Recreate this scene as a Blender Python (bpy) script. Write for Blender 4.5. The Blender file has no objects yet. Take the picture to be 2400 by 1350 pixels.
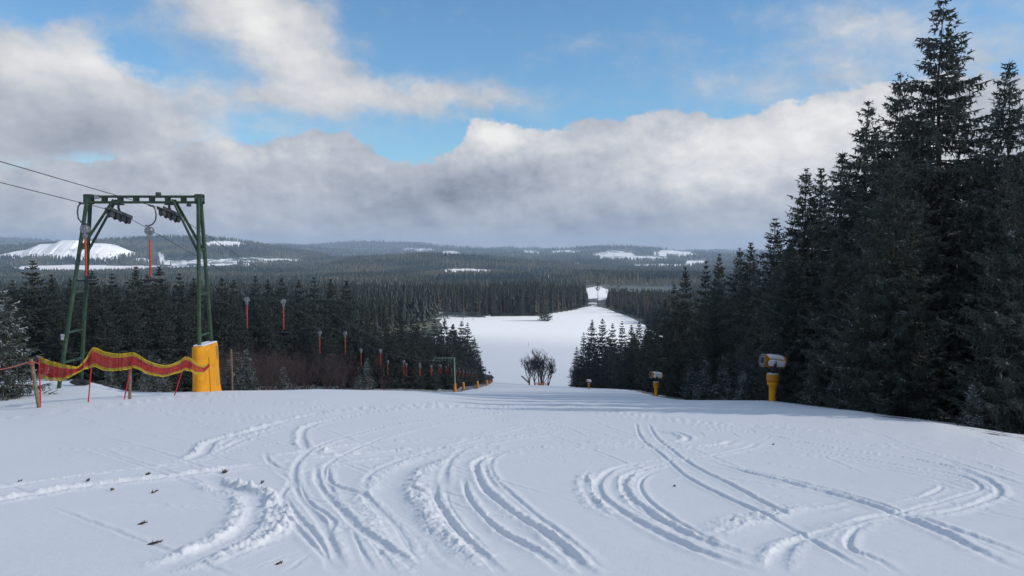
import bpy, math, random
import numpy as np
from mathutils import Vector, Matrix
R = math.radians
scene = bpy.context.scene
col = scene.collection
random.seed(7); RNG = np.random.default_rng(11)

# ------------------------------------------------------------------ camera
F = 1884.0                                # focal length in photo pixels (2400 wide)
PITCH = math.atan(95 / F)
cam_d = bpy.data.cameras.new('camera'); cam = bpy.data.objects.new('camera', cam_d); col.objects.link(cam)
cam_d.sensor_width = 36; cam_d.lens = F / 2400 * 36; cam_d.clip_start = .1; cam_d.clip_end = 40000
cam.location = (0, 0, 0); cam.rotation_euler = (R(90) - PITCH, 0, 0)
scene.camera = cam

# ------------------------------------------------------------------ light
SUN_AZ, SUN_EL = R(97), R(29)             # clockwise from the view direction / above the horizon
sd = bpy.data.lights.new('sun', 'SUN'); sun = bpy.data.objects.new('sun', sd); col.objects.link(sun)
sd.energy = 5.0; sd.angle = R(.7); sd.color = (1, .95, .87)
sdir = Vector((math.sin(SUN_AZ) * math.cos(SUN_EL), math.cos(SUN_AZ) * math.cos(SUN_EL), math.sin(SUN_EL)))
sun.rotation_euler = sdir.to_track_quat('Z', 'Y').to_euler()
scene.view_settings.view_transform = 'Standard'; scene.view_settings.look = 'None'
scene.view_settings.exposure = 0.0; scene.view_settings.gamma = 1

class NT:                                  # small node helper
    def __init__(s, tree): s.t = tree; s.n = tree.nodes; s.l = tree.links
    def new(s, ty, **k):
        n = s.n.new(ty)
        for a, b in k.items(): setattr(n, a, b)
        return n
    def put(s, sock, v):
        if v is None: return
        if hasattr(v, 'is_output'): s.l.new(v, sock)
        else: sock.default_value = v
    def m(s, op, a, b=None, c=None, clamp=False):
        n = s.new('ShaderNodeMath', operation=op, use_clamp=clamp)
        s.put(n.inputs[0], a); s.put(n.inputs[1], b)
        if c is not None: s.put(n.inputs[2], c)
        return n.outputs[0]
    def noise(s, vec, scale, detail=4, rough=.55, dist=0, w=None):
        n = s.new('ShaderNodeTexNoise')
        if w is not None: n.noise_dimensions = '4D'; n.inputs['W'].default_value = w
        s.put(n.inputs['Vector'], vec); n.inputs['Scale'].default_value = scale
        n.inputs['Detail'].default_value = detail; n.inputs['Roughness'].default_value = rough
        n.inputs['Distortion'].default_value = dist
        return n.outputs['Fac']
    def ramp(s, v, a, b, lo=0., hi=1., smooth=True):
        n = s.new('ShaderNodeMapRange', interpolation_type='SMOOTHSTEP' if smooth else 'LINEAR')
        s.put(n.inputs[0], v); n.inputs[1].default_value = a; n.inputs[2].default_value = b
        n.inputs[3].default_value = lo; n.inputs[4].default_value = hi
        return n.outputs[0]
    def mix(s, f, a, b):
        n = s.new('ShaderNodeMix', data_type='RGBA')
        s.put(n.inputs[0], f)
        s.put(n.inputs[6], (*a, 1) if isinstance(a, tuple) and len(a) == 3 else a)
        s.put(n.inputs[7], (*b, 1) if isinstance(b, tuple) and len(b) == 3 else b)
        return n.outputs[2]
    def comb(s, x, y, z):
        n = s.new('ShaderNodeCombineXYZ'); s.put(n.inputs[0], x); s.put(n.inputs[1], y); s.put(n.inputs[2], z); return n.outputs[0]

def azel(u, v):                            # a direction of the photograph as azimuth / elevation in degrees
    a = (u - 1200) / F; b = (675 - v) / F
    Y = math.cos(PITCH) + b * math.sin(PITCH); Z = -math.sin(PITCH) + b * math.cos(PITCH)
    return math.degrees(math.atan2(a, Y)), math.degrees(math.atan2(Z, math.hypot(a, Y)))

def build_sky():
    w = bpy.data.worlds.new('World'); scene.world = w; w.use_nodes = True
    n = NT(w.node_tree); n.n.clear()
    tc = n.new('ShaderNodeTexCoord').outputs['Generated']
    sp = n.new('ShaderNodeSeparateXYZ'); n.l.new(tc, sp.inputs[0])
    az = n.m('MULTIPLY', n.m('ARCTAN2', sp.outputs[0], sp.outputs[1]), 57.2958)
    el = n.m('MULTIPLY', n.m('ARCSINE', sp.outputs[2]), 57.2958)
    P = n.comb(az, n.m('MULTIPLY', el, 1.5), 0.)
    # light direction offset sample: towards upper right
    PL = n.comb(n.m('ADD', az, .9), n.m('ADD', n.m('MULTIPLY', el, 1.5), 1.6), 0.)
    warp = n.m('MULTIPLY', n.m('SUBTRACT', n.noise(P, .16, 6, .6), .5), 1)
    warp2 = n.m('MULTIPLY', n.m('SUBTRACT', n.noise(P, .16, 5, .6, w=3.), .5), 1)
    wa = n.m('ADD', az, n.m('MULTIPLY', warp, 9.)); we = n.m('ADD', el, n.m('MULTIPLY', warp2, 5.))
    def blobs(lst, A=wa, E=we):
        tot = None
        for (u, v, du, dv, rot, wt) in lst:
            a0, e0 = azel(u, v)
            mp = n.new('ShaderNodeMapping', vector_type='TEXTURE')
            n.l.new(n.comb(A, E, 0.), mp.inputs['Vector'])
            mp.inputs['Location'].default_value = (a0, e0, 0)
            mp.inputs['Rotation'].default_value = (0, 0, R(rot))
            mp.inputs['Scale'].default_value = (du / F * 57.3, dv / F * 57.3, 1)
            g = n.new('ShaderNodeTexGradient', gradient_type='QUADRATIC_SPHERE'); n.l.new(mp.outputs[0], g.inputs[0])
            tot = n.m('MULTIPLY_ADD', g.outputs['Fac'], wt, tot if tot is not None else 0.)
        return tot
    def curve(pts, lo=-40., hi=40., ylo=0., yhi=30.):
        fc = n.new('ShaderNodeFloatCurve'); n.put(fc.inputs['Value'], n.ramp(az, lo, hi, smooth=False))
        c = fc.mapping.curves[0]
        xy = []
        for (u, v) in pts:
            a, e = azel(u, v); xy.append(((a - lo) / (hi - lo), (e - ylo) / (yhi - ylo)))
        c.points[0].location = xy[0]; c.points[1].location = xy[-1]
        for q in xy[1:-1]: c.points.new(*q)
        fc.mapping.use_clip = False; fc.mapping.update()
        return n.m('MULTIPLY_ADD', fc.outputs[0], yhi - ylo, ylo)
    fine = n.m('SUBTRACT', n.noise(P, .42, 10, .62), .5)
    fineL = n.m('SUBTRACT', n.noise(PL, .42, 10, .58), .5)
    PQ = n.comb(n.m('ADD', az, .35), n.m('ADD', n.m('MULTIPLY', el, 1.5), .6), 0.)
    puff = n.m('SUBTRACT', n.noise(P, 1.1, 8, .55, w=5.), n.noise(PQ, 1.1, 8, .55, w=5.))
    big = n.m('SUBTRACT', n.noise(P, .12, 5, .55, w=9.), .5)
    bigL = n.m('SUBTRACT', n.noise(PL, .12, 5, .55, w=9.), .5)
    # ---- lower cloud bank with its top line
    top = curve([(-300, 330), (0, 385), (130, 372), (260, 380), (390, 330), (520, 330), (640, 335), (735, 305), (800, 310), (860, 345), (940, 378), (1030, 362),
                 (1080, 325), (1110, 283), (1160, 272), (1230, 290), (1300, 300), (1400, 278), (1500, 268), (1560, 252), (1640, 262), (1720, 258),
                 (1800, 240), (1900, 218), (2000, 200), (2120, 188), (2250, 180), (2400, 175), (2700, 160)])
    depth = n.m('SUBTRACT', top, n.m('ADD', el, n.m('MULTIPLY', fine, -2.6)))      # degrees below the top line
    soft = n.m('ADD', depth, n.m('MULTIPLY', big, -2.))
    bank = n.ramp(soft, -.08, .34)
    # ---- upper clouds and veils
    up = blobs([(610, 25, 350, 190, -28, 1.8), (430, -40, 200, 120, 0, .8), (740, 130, 220, 110, -35, .7),
                (130, 225, 420, 230, 8, 1.9), (-150, 200, 300, 260, 0, 1.2), (330, 300, 250, 150, -10, .9),
                (620, 225, 420, 100, 0, .75), (900, 230, 560, 85, 2, .85), (1120, 245, 380, 60, 0, .5),
                (2050, 60, 620, 130, 0, .62), (1980, 190, 520, 120, 8, .5), (1700, 190, 380, 90, 5, .35), (1400, 105, 330, 60, 0, .3),
                (230, 65, 420, 70, 6, .35), (2330, 120, 260, 70, 0, .5), (650, 320, 650, 90, 0, .42), (60, 330, 200, 60, 0, .3), (330, 140, 150, 110, -50, -.75), (150, 30, 380, 60, 5, -.30)])
    upn = n.m('ADD', up, n.m('ADD', n.m('MULTIPLY', fine, .75), n.m('MULTIPLY', big, .6)))
    outside = n.ramp(n.m('ABSOLUTE', az), 38, 60)
    upn = n.m('ADD', n.m('ADD', upn, .10), n.m('MULTIPLY', outside, .45))
    upc = n.ramp(upn, .08, .95)
    # ---- brightness of the cloud
    lit = n.m('ADD', n.m('MULTIPLY', n.m('SUBTRACT', fine, fineL), .55), n.m('ADD', n.m('MULTIPLY', n.m('SUBTRACT', big, bigL), .80), n.m('MULTIPLY', puff, .30)))
    tone_b = blobs([(1170, 315, 190, 95, 0, .50), (1900, 310, 480, 180, 12, .40), (1640, 330, 260, 90, 0, .25), (1480, 300, 160, 70, 0, .15),
                    (1080, 445, 460, 95, 14, -.24), (860, 425, 160, 60, 0, -.12), (1500, 500, 400, 80, 5, -.14), (1250, 530, 600, 60, 0, -.10),
                    (1000, 480, 500, 90, 0, -.12), (330, 480, 350, 70, 0, .05), (100, 460, 220, 60, 0, -.06), (600, 530, 300, 40, 0, .04), (770, 340, 120, 60, 0, .10),
                    (1650, 410, 440, 140, 0, .17), (1330, 350, 300, 80, 0, .14), (250, 430, 260, 60, 0, .10), (620, 370, 300, 60, 0, .10), (640, 400, 220, 60, 0, -.05)], az, el)
    bankL = n.m('ADD', n.m('ADD', tone_b, .585), n.m('MULTIPLY', lit, .62))
    tone_u = blobs([(600, 50, 250, 150, -30, .34), (200, 150, 330, 110, 0, .30), (100, 130, 200, 90, 0, .1), (200, 310, 200, 90, 0, -.26), (90, 335, 150, 60, 0, -.1),
                    (2050, 60, 500, 200, 0, .10), (740, 130, 120, 70, 0, .12), (750, 220, 520, 110, 0, .16), (650, 320, 500, 90, 0, .15)], az, el)
    upL = n.m('ADD', n.m('ADD', tone_u, .61), n.m('MULTIPLY', lit, .42))
    def tint(v):
        r = n.new('ShaderNodeValToRGB'); n.put(r.inputs[0], v)
        e = r.color_ramp.elements
        e[0].position = 0; e[0].color = (.10, .115, .15, 1)
        e[1].position = 1; e[1].color = (.93, .92, .90, 1)
        for p_, c_ in ((.22, (.20, .225, .28)), (.45, (.38, .415, .485)), (.62, (.53, .56, .62)), (.8, (.74, .745, .76))):
            q = e.new(p_); q.color = (*c_, 1)
        return r.outputs[0]
    sky = n.new('ShaderNodeTexSky', sky_type='NISHITA')
    sky.sun_disc = False; sky.sun_elevation = SUN_EL; sky.sun_rotation = SUN_AZ; sky.altitude = 600; sky.dust_density = .4; sky.ozone_density = 2.0
    b0 = n.new('ShaderNodeBackground'); tn = n.new('ShaderNodeMix', data_type='RGBA', blend_type='MULTIPLY'); tn.inputs[0].default_value = 1; n.l.new(sky.outputs[0], tn.inputs[6]); tn.inputs[7].default_value = (.82, 1.12, 1.25, 1); n.l.new(tn.outputs[2], b0.inputs[0]); b0.inputs[1].default_value = .12
    b1 = n.new('ShaderNodeBackground'); n.l.new(tint(upL), b1.inputs[0]); b1.inputs[1].default_value = 1
    b2 = n.new('ShaderNodeBackground'); n.l.new(tint(bankL), b2.inputs[0]); b2.inputs[1].default_value = 1
    m1 = n.new('ShaderNodeMixShader'); n.l.new(upc, m1.inputs[0]); n.l.new(b0.outputs[0], m1.inputs[1]); n.l.new(b1.outputs[0], m1.inputs[2])
    m2 = n.new('ShaderNodeMixShader'); n.l.new(bank, m2.inputs[0]); n.l.new(m1.outputs[0], m2.inputs[1]); n.l.new(b2.outputs[0], m2.inputs[2])
    o = n.new('ShaderNodeOutputWorld'); n.l.new(m2.outputs[0], o.inputs[0])
build_sky()

# ------------------------------------------------------------------ terrain heights
def v2r(v):                                # photo row -> drop per metre of distance
    b = (675 - np.asarray(v, float)) / F
    return -(-math.sin(PITCH) + b * math.cos(PITCH)) / (math.cos(PITCH) + b * math.sin(PITCH))
def r2v(r):                                # inverse
    t = np.arctan(np.asarray(r)) - PITCH
    return 675 + F * np.tan(t)
def pl(d): return float(r2v(.135 + 1.65 / d))
KD = [3, 5, 10, 15, 20, 24, 28, 32, 38, 50, 75, 120, 166, 230, 300, 375, 450, 600, 740, 880, 1200, 1600, 2200, 3000, 4500, 5500, 7000, 9500, 14000]
N3 = [pl(3), pl(5), pl(10)]
FARC = {  # u : rows at 450 600 740 880 1200 1600 2200 3000 4500 5500 7000 9500 14000
    0:    [782, 760, 740, 722, 695, 672, 650, 634, 583, 594, 588, 552, 560],
    120:  [782, 760, 740, 722, 695, 672, 650, 636, 570, 588, 585, 570, 575],
    300:  [782, 760, 740, 722, 695, 672, 650, 636, 566, 585, 588, 585, 585],
    480:  [790, 765, 742, 722, 695, 672, 650, 634, 556, 585, 588, 585, 585],
    560:  [795, 765, 742, 722, 695, 672, 650, 634, 564, 585, 585, 580, 580],
    640:  [800, 768, 743, 722, 695, 672, 652, 635, 577, 590, 578, 580, 580],
    740:  [815, 775, 745, 722, 695, 672, 652, 630, 592, 600, 580, 580, 580],
    850:  [830, 778, 745, 722, 695, 672, 650, 610, 612, 610, 597, 565, 580],
    1000: [845, 780, 746, 722, 695, 672, 650, 600, 612, 612, 590, 574, 580],
    1120: [848, 781, 745, 722, 695, 672, 648, 610, 612, 606, 586, 590, 585],
    1270: [848, 781, 743, 721, 692, 670, 648, 625, 614, 604, 590, 590, 588],
    1390: [848, 781, 743, 719, 692, 668, 648, 634, 618, 604, 579, 592, 588],
    1500: [850, 783, 745, 723, 695, 670, 648, 636, 622, 608, 585, 586, 590],
    1620: [860, 790, 750, 726, 695, 670, 650, 636, 620, 606, 596, 594, 590],
    1800: [870, 800, 755, 728, 695, 672, 650, 636, 620, 606, 596, 594, 590],
    2400: [880, 805, 758, 730, 697, 672, 650, 636, 620, 606, 596, 594, 590]}
NEARC = {  # u : rows at 15 20 24 28 32 38 50 75 120 166 230 300 375
    -500: [1042, 992, 966, 935, 907, 893, 890, 885, 875, 865, 845, 815, 795],
    0:    [1042, 988, 960, 930, 904, 893, 890, 885, 875, 865, 845, 815, 795],
    90:   [1042, 986, 952, 926, 902, 893, 893, 885, 875, 865, 845, 815, 795],
    200:  [1040, 982, 946, 921, 900, 895, 900, 895, 880, 870, 850, 820, 800],
    300:  [1038, 978, 943, 927, 919, 922, 930, 920, 900, 885, 862, 840, 815],
    400:  [1036, 976, 944, 922, 919, 930, 945, 930, 910, 892, 870, 850, 825],
    500:  [1034, 975, 941, 918, 916, 930, 945, 940, 920, 900, 880, 860, 840],
    750:  [1034, 976, 942, 919, 911, 917, 935, 935, 922, 908, 895, 882, 870],
    950:  [1036, 981, 948, 927, 917, 915, 922, 927, 918, 908, 902, 896, 885],
    1070: [1038, 986, 956, 937, 927, 922, 921, 922, 922, 921, 914, 905, 896],
    1150: [1040, 989, 961, 942, 933, 926, 921, 917, 914, 912, 908, 903, 896],
    1270: [1041, 990, 960, 944, 936, 930, 924, 918, 914, 910, 907, 905, 903],
    1400: [1041, 990, 960, 944, 936, 930, 925, 920, 915, 912, 910, 908, 905],
    1500: [1041, 990, 960, 944, 937, 932, 927, 922, 915, 912, 912, 912, 910],
    1600: [1041, 990, 959, 945, 940, 938, 938, 936, 930, 925, 920, 915, 910],
    1810: [1041, 990, 960, 946, 941, 939, 943, 945, 940, 930, 925, 920, 912],
    2000: [1041, 990, 964, 960, 961, 963, 965, 960, 950, 940, 930, 920, 914],
    2200: [1041, 991, 989, 986, 983, 980, 972, 962, 950, 940, 930, 920, 914],
    2400: [1043, 1020, 1014, 1008, 1002, 994, 982, 970, 955, 944, 932, 922, 914],
    2900: [1110, 1070, 1050, 1036, 1024, 1010, 992, 975, 960, 948, 934, 922, 914]}
US = np.arange(-1600, 4001, 10.); SS = np.linspace(math.log(3), math.log(14000), 420)
def _lut():
    kd = np.log(KD)
    def colrows(tab, us, rows):
        ks = sorted(tab); A = np.array([tab[k] for k in ks], float)
        return np.stack([np.interp(us, ks, A[:, j]) for j in range(A.shape[1])], 1)
    near = colrows(NEARC, US, None); far = colrows(FARC, US, None)
    V = np.concatenate([np.tile(N3, (len(US), 1)), near, far], 1)
    rat = v2r(V)
    L = np.stack([np.interp(SS, kd, rat[i]) for i in range(len(US))])
    # 'rat' bends like 1/d between near knots: interpolate drop rather than ratio close up
    dz = rat * np.exp(kd); L2 = np.stack([np.interp(np.exp(SS), np.exp(kd), dz[i]) / np.exp(SS) for i in range(len(US))])
    L = L2
    k = np.array([1, 2, 3, 2, 1]) / 9.
    for _ in range(2):
        Lp = np.pad(L, ((2, 2), (0, 0)), 'edge'); L = sum(k[i] * Lp[i:i + L.shape[0]] for i in range(5))
    k3 = np.array([1, 2, 1]) / 4.
    for _ in range(3):
        Lp = np.pad(L * 1, ((0, 0), (1, 1)), 'edge'); M = sum(k3[i] * Lp[:, i:i + L.shape[1]] for i in range(3))
        M[:, :2] = L[:, :2]; M[:, -2:] = L[:, -2:]; L = M
    return L
LUT = _lut()
def _hash(ix, iy, s):
    h = (ix.astype(np.int64) * 374761393 + iy.astype(np.int64) * 668265263 + s * 974634777) & 0xffffffff
    h = ((h ^ (h >> 13)) * 1274126177) & 0xffffffff
    return ((h ^ (h >> 16)) & 0xffff) / 65535.
def vnoise(x, y, s=0):
    x = np.asarray(x, float); y = np.asarray(y, float)
    ix = np.floor(x); iy = np.floor(y); fx = x - ix; fy = y - iy
    fx = fx * fx * (3 - 2 * fx); fy = fy * fy * (3 - 2 * fy)
    a = _hash(ix, iy, s); b = _hash(ix + 1, iy, s); c = _hash(ix, iy + 1, s); d = _hash(ix + 1, iy + 1, s)
    return a + (b - a) * fx + (c - a) * fy + (a - b - c + d) * fx * fy
def fbm(x, y, s=0, o=4, g=.5):
    t = 0; w = 1; tw = 0
    for i in range(o):
        t = t + w * vnoise(x * 2 ** i + 17.3 * i, y * 2 ** i - 9.1 * i, s + i); tw += w; w *= g
    return t / tw
def T(x, y):
    """Ground height under the point x, y."""
    x = np.asarray(x, float); y = np.asarray(y, float)
    de = np.maximum(np.maximum(y, .55 * np.abs(x)), 1e-3)
    u = np.clip(1200 + F * x / de, US[0], US[-1] - 11)
    s = np.log(np.clip(de, 3, 13990))
    fi = (u - US[0]) / 10; i = fi.astype(int); fi = fi - i
    fj = (s - SS[0]) / (SS[1] - SS[0]); j = np.clip(fj.astype(int), 0, len(SS) - 2); fj = fj - j
    r = (LUT[i, j] * (1 - fi) + LUT[i + 1, j] * fi) * (1 - fj) + (LUT[i, j + 1] * (1 - fi) + LUT[i + 1, j + 1] * fi) * fj
    z = -r * de
    plane = -1.65 - .135 * y
    w = np.clip((np.hypot(x, y) - 6) / 8., 0, 1); w = w * w * (3 - 2 * w) * (y > -30) * np.clip((y + 25) / 30, 0, 1)
    z = plane * (1 - w) + z * w
    rho = np.hypot(x, y)
    z = z + np.clip((rho - 30) / 60, 0, 1) * (rho < 380) * (fbm(x / 14., y / 14., 5, 3) - .5) * .25
    far = np.clip((rho - 900) / 1500, 0, 1)
    z = z + far * ((fbm(x / 420., y / 420., 21, 4) - .5) * rho * .008 + (fbm(x / 1100., y / 800., 25, 3) - .5) * rho * .010 * (rho < 20000))
    return z
def Tz(x, y): return float(T(np.array([x]), np.array([y]))[0])
def P(u, v, d):
    """World point seen at photo pixel u, v at the distance d along the view direction on the ground plan."""
    a = (u - 1200) / F; b = (675 - v) / F
    Y = math.cos(PITCH) + b * math.sin(PITCH); Z = -math.sin(PITCH) + b * math.cos(PITCH)
    return Vector((a / Y * d, d, Z / Y * d))
def hit(u, v):
    """Ground point seen at photo pixel u, v (near slope)."""
    ds = np.concatenate([np.arange(3.5, 60, .05)])
    p = P(u, v, 1.); z = p.z * ds; g = T(p.x * ds, ds)
    k = np.argmax(g >= z) if (g >= z).any() else len(ds) - 1
    return p.x * ds[k], ds[k]

# ------------------------------------------------------------------ materials
MATS = {}
def mat(name, color, rough=.7, metal=0., noise=None, bump=None, spec=.3, fn=None):
    if name in MATS: return MATS[name]
    m = bpy.data.materials.new(name); m.use_nodes = True; n = NT(m.node_tree)
    b = n.n['Principled BSDF']; b.inputs['Roughness'].default_value = rough; b.inputs['Metallic'].default_value = metal
    b.inputs['Specular IOR Level'].default_value = spec; b.inputs['Base Color'].default_value = (*color, 1)
    tc = n.new('ShaderNodeTexCoord').outputs['Object']
    if noise:
        c2, sc, lo, hi = noise
        n.l.new(n.mix(n.ramp(n.noise(tc, sc, 5, .65), lo, hi), color, c2), b.inputs['Base Color'])
    if bump:
        bp = n.new('ShaderNodeBump'); bp.inputs['Strength'].default_value = bump[1]; bp.inputs['Distance'].default_value = bump[2]
        n.l.new(n.noise(tc, bump[0], 6, .65), bp.inputs['Height']); n.l.new(bp.outputs[0], b.inputs['Normal'])
    if fn: fn(n, b, tc)
    MATS[name] = m; return m

SNOWC = (.83, .835, .85)
def snow_fn(n, b, tc):
    g = n.new('ShaderNodeNewGeometry').outputs['Position']
    at = n.new('ShaderNodeAttribute', attribute_name='snow').outputs['Fac']
    dist = n.new('ShaderNodeVectorMath', operation='LENGTH'); n.l.new(g, dist.inputs[0]); dist = dist.outputs['Value']
    nearf = n.ramp(dist, 250, 600)                       # scale of the ground pattern grows with the kind of land
    a = n.noise(g, .9, 6, .7); c = n.noise(g, .012, 8, .72)
    pat = n.new('ShaderNodeMix'); n.put(pat.inputs[0], nearf); n.put(pat.inputs[2], a); n.put(pat.inputs[3], c)
    k = n.m('ADD', at, n.m('MULTIPLY', n.m('SUBTRACT', pat.outputs[0], .5), 1.3))
    k = n.ramp(k, .46, .54)
    floor = n.mix(n.ramp(n.noise(g, 2.2, 5, .7), .35, .65), (.022, .018, .014), (.05, .044, .032))
    woods = n.mix(n.ramp(n.noise(g, .006, 6, .65), .38, .62), (.030, .050, .050), (.125, .125, .085))
    dirt = n.mix(nearf, floor, woods)
    n.l.new(n.mix(k, dirt, SNOWC), b.inputs['Base Color'])
    b.inputs['Roughness'].default_value = .62
    h = n.m('ADD', n.m('MULTIPLY', n.noise(g, 55, 4, .7), .5), n.m('MULTIPLY', n.noise(g, 6, 5, .6), 1.))
    bp = n.new('ShaderNodeBump'); bp.inputs['Strength'].default_value = .45; bp.inputs['Distance'].default_value = .018
    n.l.new(h, bp.inputs['Height']); n.l.new(bp.outputs[0], b.inputs['Normal'])
M_ground = mat('snow_ground', SNOWC, .6, spec=.25, fn=snow_fn)

def needle(name, dark, light, frost, flo):
    def fn(n, b, tc):
        g = n.new('ShaderNodeNewGeometry')
        oi = n.new('ShaderNodeObjectInfo').outputs['Random']
        k = n.noise(g.outputs['Position'], 1.3, 4, .7)
        c = n.mix(n.ramp(k, .35, .7), dark, light)
        c = n.mix(n.m('MULTIPLY', oi, .30), c, (light[0] * 1.0, light[1] * .85, light[2] * .9))
        up = n.new('ShaderNodeSeparateXYZ'); n.l.new(g.outputs['Normal'], up.inputs[0])
        f = n.m('MULTIPLY', n.ramp(n.noise(g.outputs['Position'], 2.6, 5, .75), flo, flo + .12), n.ramp(n.m('ABSOLUTE', up.outputs[2]), .25, .75))
        n.l.new(n.mix(n.m('MULTIPLY', f, frost), c, (.62, .66, .70)), b.inputs['Base Color'])
    return mat(name, dark, .85, spec=.12, fn=fn)
M_needle = needle('spruce_needles', (.044, .060, .056), (.082, .092, .076), .6, .58)
M_frost = needle('frosted_needles', (.045, .060, .052), (.085, .095, .072), .65, .54)
M_near = needle('near_spruce_needles', (.060, .082, .078), (.11, .12, .10), .65, .555)
M_frost2 = needle('heavy_frost_needles', (.05, .065, .058), (.09, .10, .08), .85, .47)
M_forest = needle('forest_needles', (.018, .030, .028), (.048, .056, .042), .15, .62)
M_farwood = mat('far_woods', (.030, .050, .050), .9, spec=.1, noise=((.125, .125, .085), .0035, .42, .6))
M_pine = needle('pine_needles', (.026, .036, .018), (.060, .065, .028), .3, .64)
M_bark = mat('bark', (.055, .042, .032), .95, noise=((.12, .10, .085), 9, .4, .65), bump=(14, .6, .03))
M_pinebark = mat('pine_bark', (.13, .075, .042), .95, noise=((.24, .14, .08), 3, .4, .65), bump=(14, .6, .03))
M_twig = mat('bare_twigs', (.022, .019, .02), .95, noise=((.04, .034, .034), .8, .35, .65))
M_redtwig = mat('reddish_twigs', (.060, .043, .044), .95, noise=((.095, .064, .06), .5, .35, .65))
M_green = mat('green_painted_steel', (.032, .062, .040), .55, noise=((.062, .105, .062), 5, .45, .7), bump=(30, .2, .01))
M_palegreen = mat('frosty_lit_green_steel', (.14, .20, .15), .7, noise=((.25, .30, .27), 3, .4, .6))  # frost and the sunlit tone of the far pylons both put into this colour
M_steel = mat('galvanised_steel', (.20, .21, .22), .5, .7, noise=((.34, .35, .36), 14, .4, .6))
M_dark = mat('black_rubber', (.02, .021, .024), .7, noise=((.04, .04, .045), 20, .4, .6))
M_sheave = mat('sheave_steel', (.05, .055, .06), .5, .5, noise=((.11, .12, .125), 18, .4, .6))
M_cable = mat('cable_steel', (.07, .07, .075), .5, .5)
M_yellow = mat('yellow_padding', (.78, .34, .006), .55, noise=((.66, .26, .008), 3, .35, .7), bump=(2.5, .5, .05))
M_brownpatch = mat('worn_padding_seam', (.30, .13, .03), .8, noise=((.45, .24, .06), 12, .4, .6))
M_orange = mat('orange_tube', (.55, .075, .035), .55, noise=((.42, .05, .025), 9, .35, .7))
M_red = mat('red_pole', (.60, .02, .03), .5, noise=((.45, .02, .03), 7, .4, .6))
M_netred = mat('red_net', (.46, .045, .045), .7, noise=((.34, .035, .035), 6, .35, .7))
M_netyel = mat('yellow_net', (.56, .40, .03), .7, noise=((.42, .30, .03), 9, .35, .7))
M_wood = mat('weathered_wood', (.17, .12, .08), .9, noise=((.30, .22, .15), 10, .35, .7), bump=(25, .5, .01))
M_rope = mat('rope', (.42, .13, .10), .9, noise=((.3, .1, .08), 30, .4, .6))
M_white = mat('white_enamel', (.72, .74, .76), .4, noise=((.6, .62, .64), 8, .4, .7))
M_snow = mat('snow_cap', SNOWC, .65, bump=(16, .6, .03))
M_gun = mat('orange_enamel', (.60, .25, .015), .5, noise=((.42, .16, .012), 4, .4, .7))
M_hutwood = mat('dark_hut_boards', (.045, .04, .038), .85, noise=((.09, .08, .07), 3, .4, .6))
M_glass = mat('window_glass', (.05, .06, .08), .1, spec=.6)
M_onet = mat('orange_net', (.55, .17, .06), .8, noise=((.42, .12, .05), 4, .4, .6))
M_stick = mat('dead_wood', (.07, .055, .045), .95, noise=((.13, .10, .08), 30, .4, .6))

# ------------------------------------------------------------------ object helpers
def tag(o, label=None, cat=None, group=None, kind=None):
    for k, v in (('label', label), ('category', cat), ('group', group), ('kind', kind)):
        if v: o[k] = v
    return o
def empty(name, loc, rz=0, **k):
    o = bpy.data.objects.new(name, None); o.location = loc; o.rotation_euler = (0, 0, rz); o.empty_display_size = .2
    col.objects.link(o); return tag(o, **k)
def link(name, me, parent=None, **k):
    o = bpy.data.objects.new(name, me); col.objects.link(o)
    if parent is not None: o.parent = parent
    return tag(o, **k)
def npmesh(name, V, faces, m, smooth=False):
    """faces: list of int arrays (n,3) or (n,4)."""
    me = bpy.data.meshes.new(name); V = np.asarray(V, np.float32)
    faces = [np.asarray(f, np.int32) for f in faces if len(f)]
    nl = sum(f.size for f in faces); nf = sum(len(f) for f in faces)
    me.vertices.add(len(V)); me.vertices.foreach_set('co', V.ravel())
    me.loops.add(nl); me.polygons.add(nf)
    me.loops.foreach_set('vertex_index', np.concatenate([f.ravel() for f in faces]))
    st = []; c = 0
    for f in faces:
        k = f.shape[1]; st.append(np.arange(len(f)) * k + c); c += f.size
    me.polygons.foreach_set('loop_start', np.concatenate(st).astype(np.int32))
    if smooth: me.polygons.foreach_set('use_smooth', np.ones(nf, bool))
    me.update(calc_edges=True)
    for q in (m if isinstance(m, (list, tuple)) else [m]): me.materials.append(q)
    return me
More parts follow.
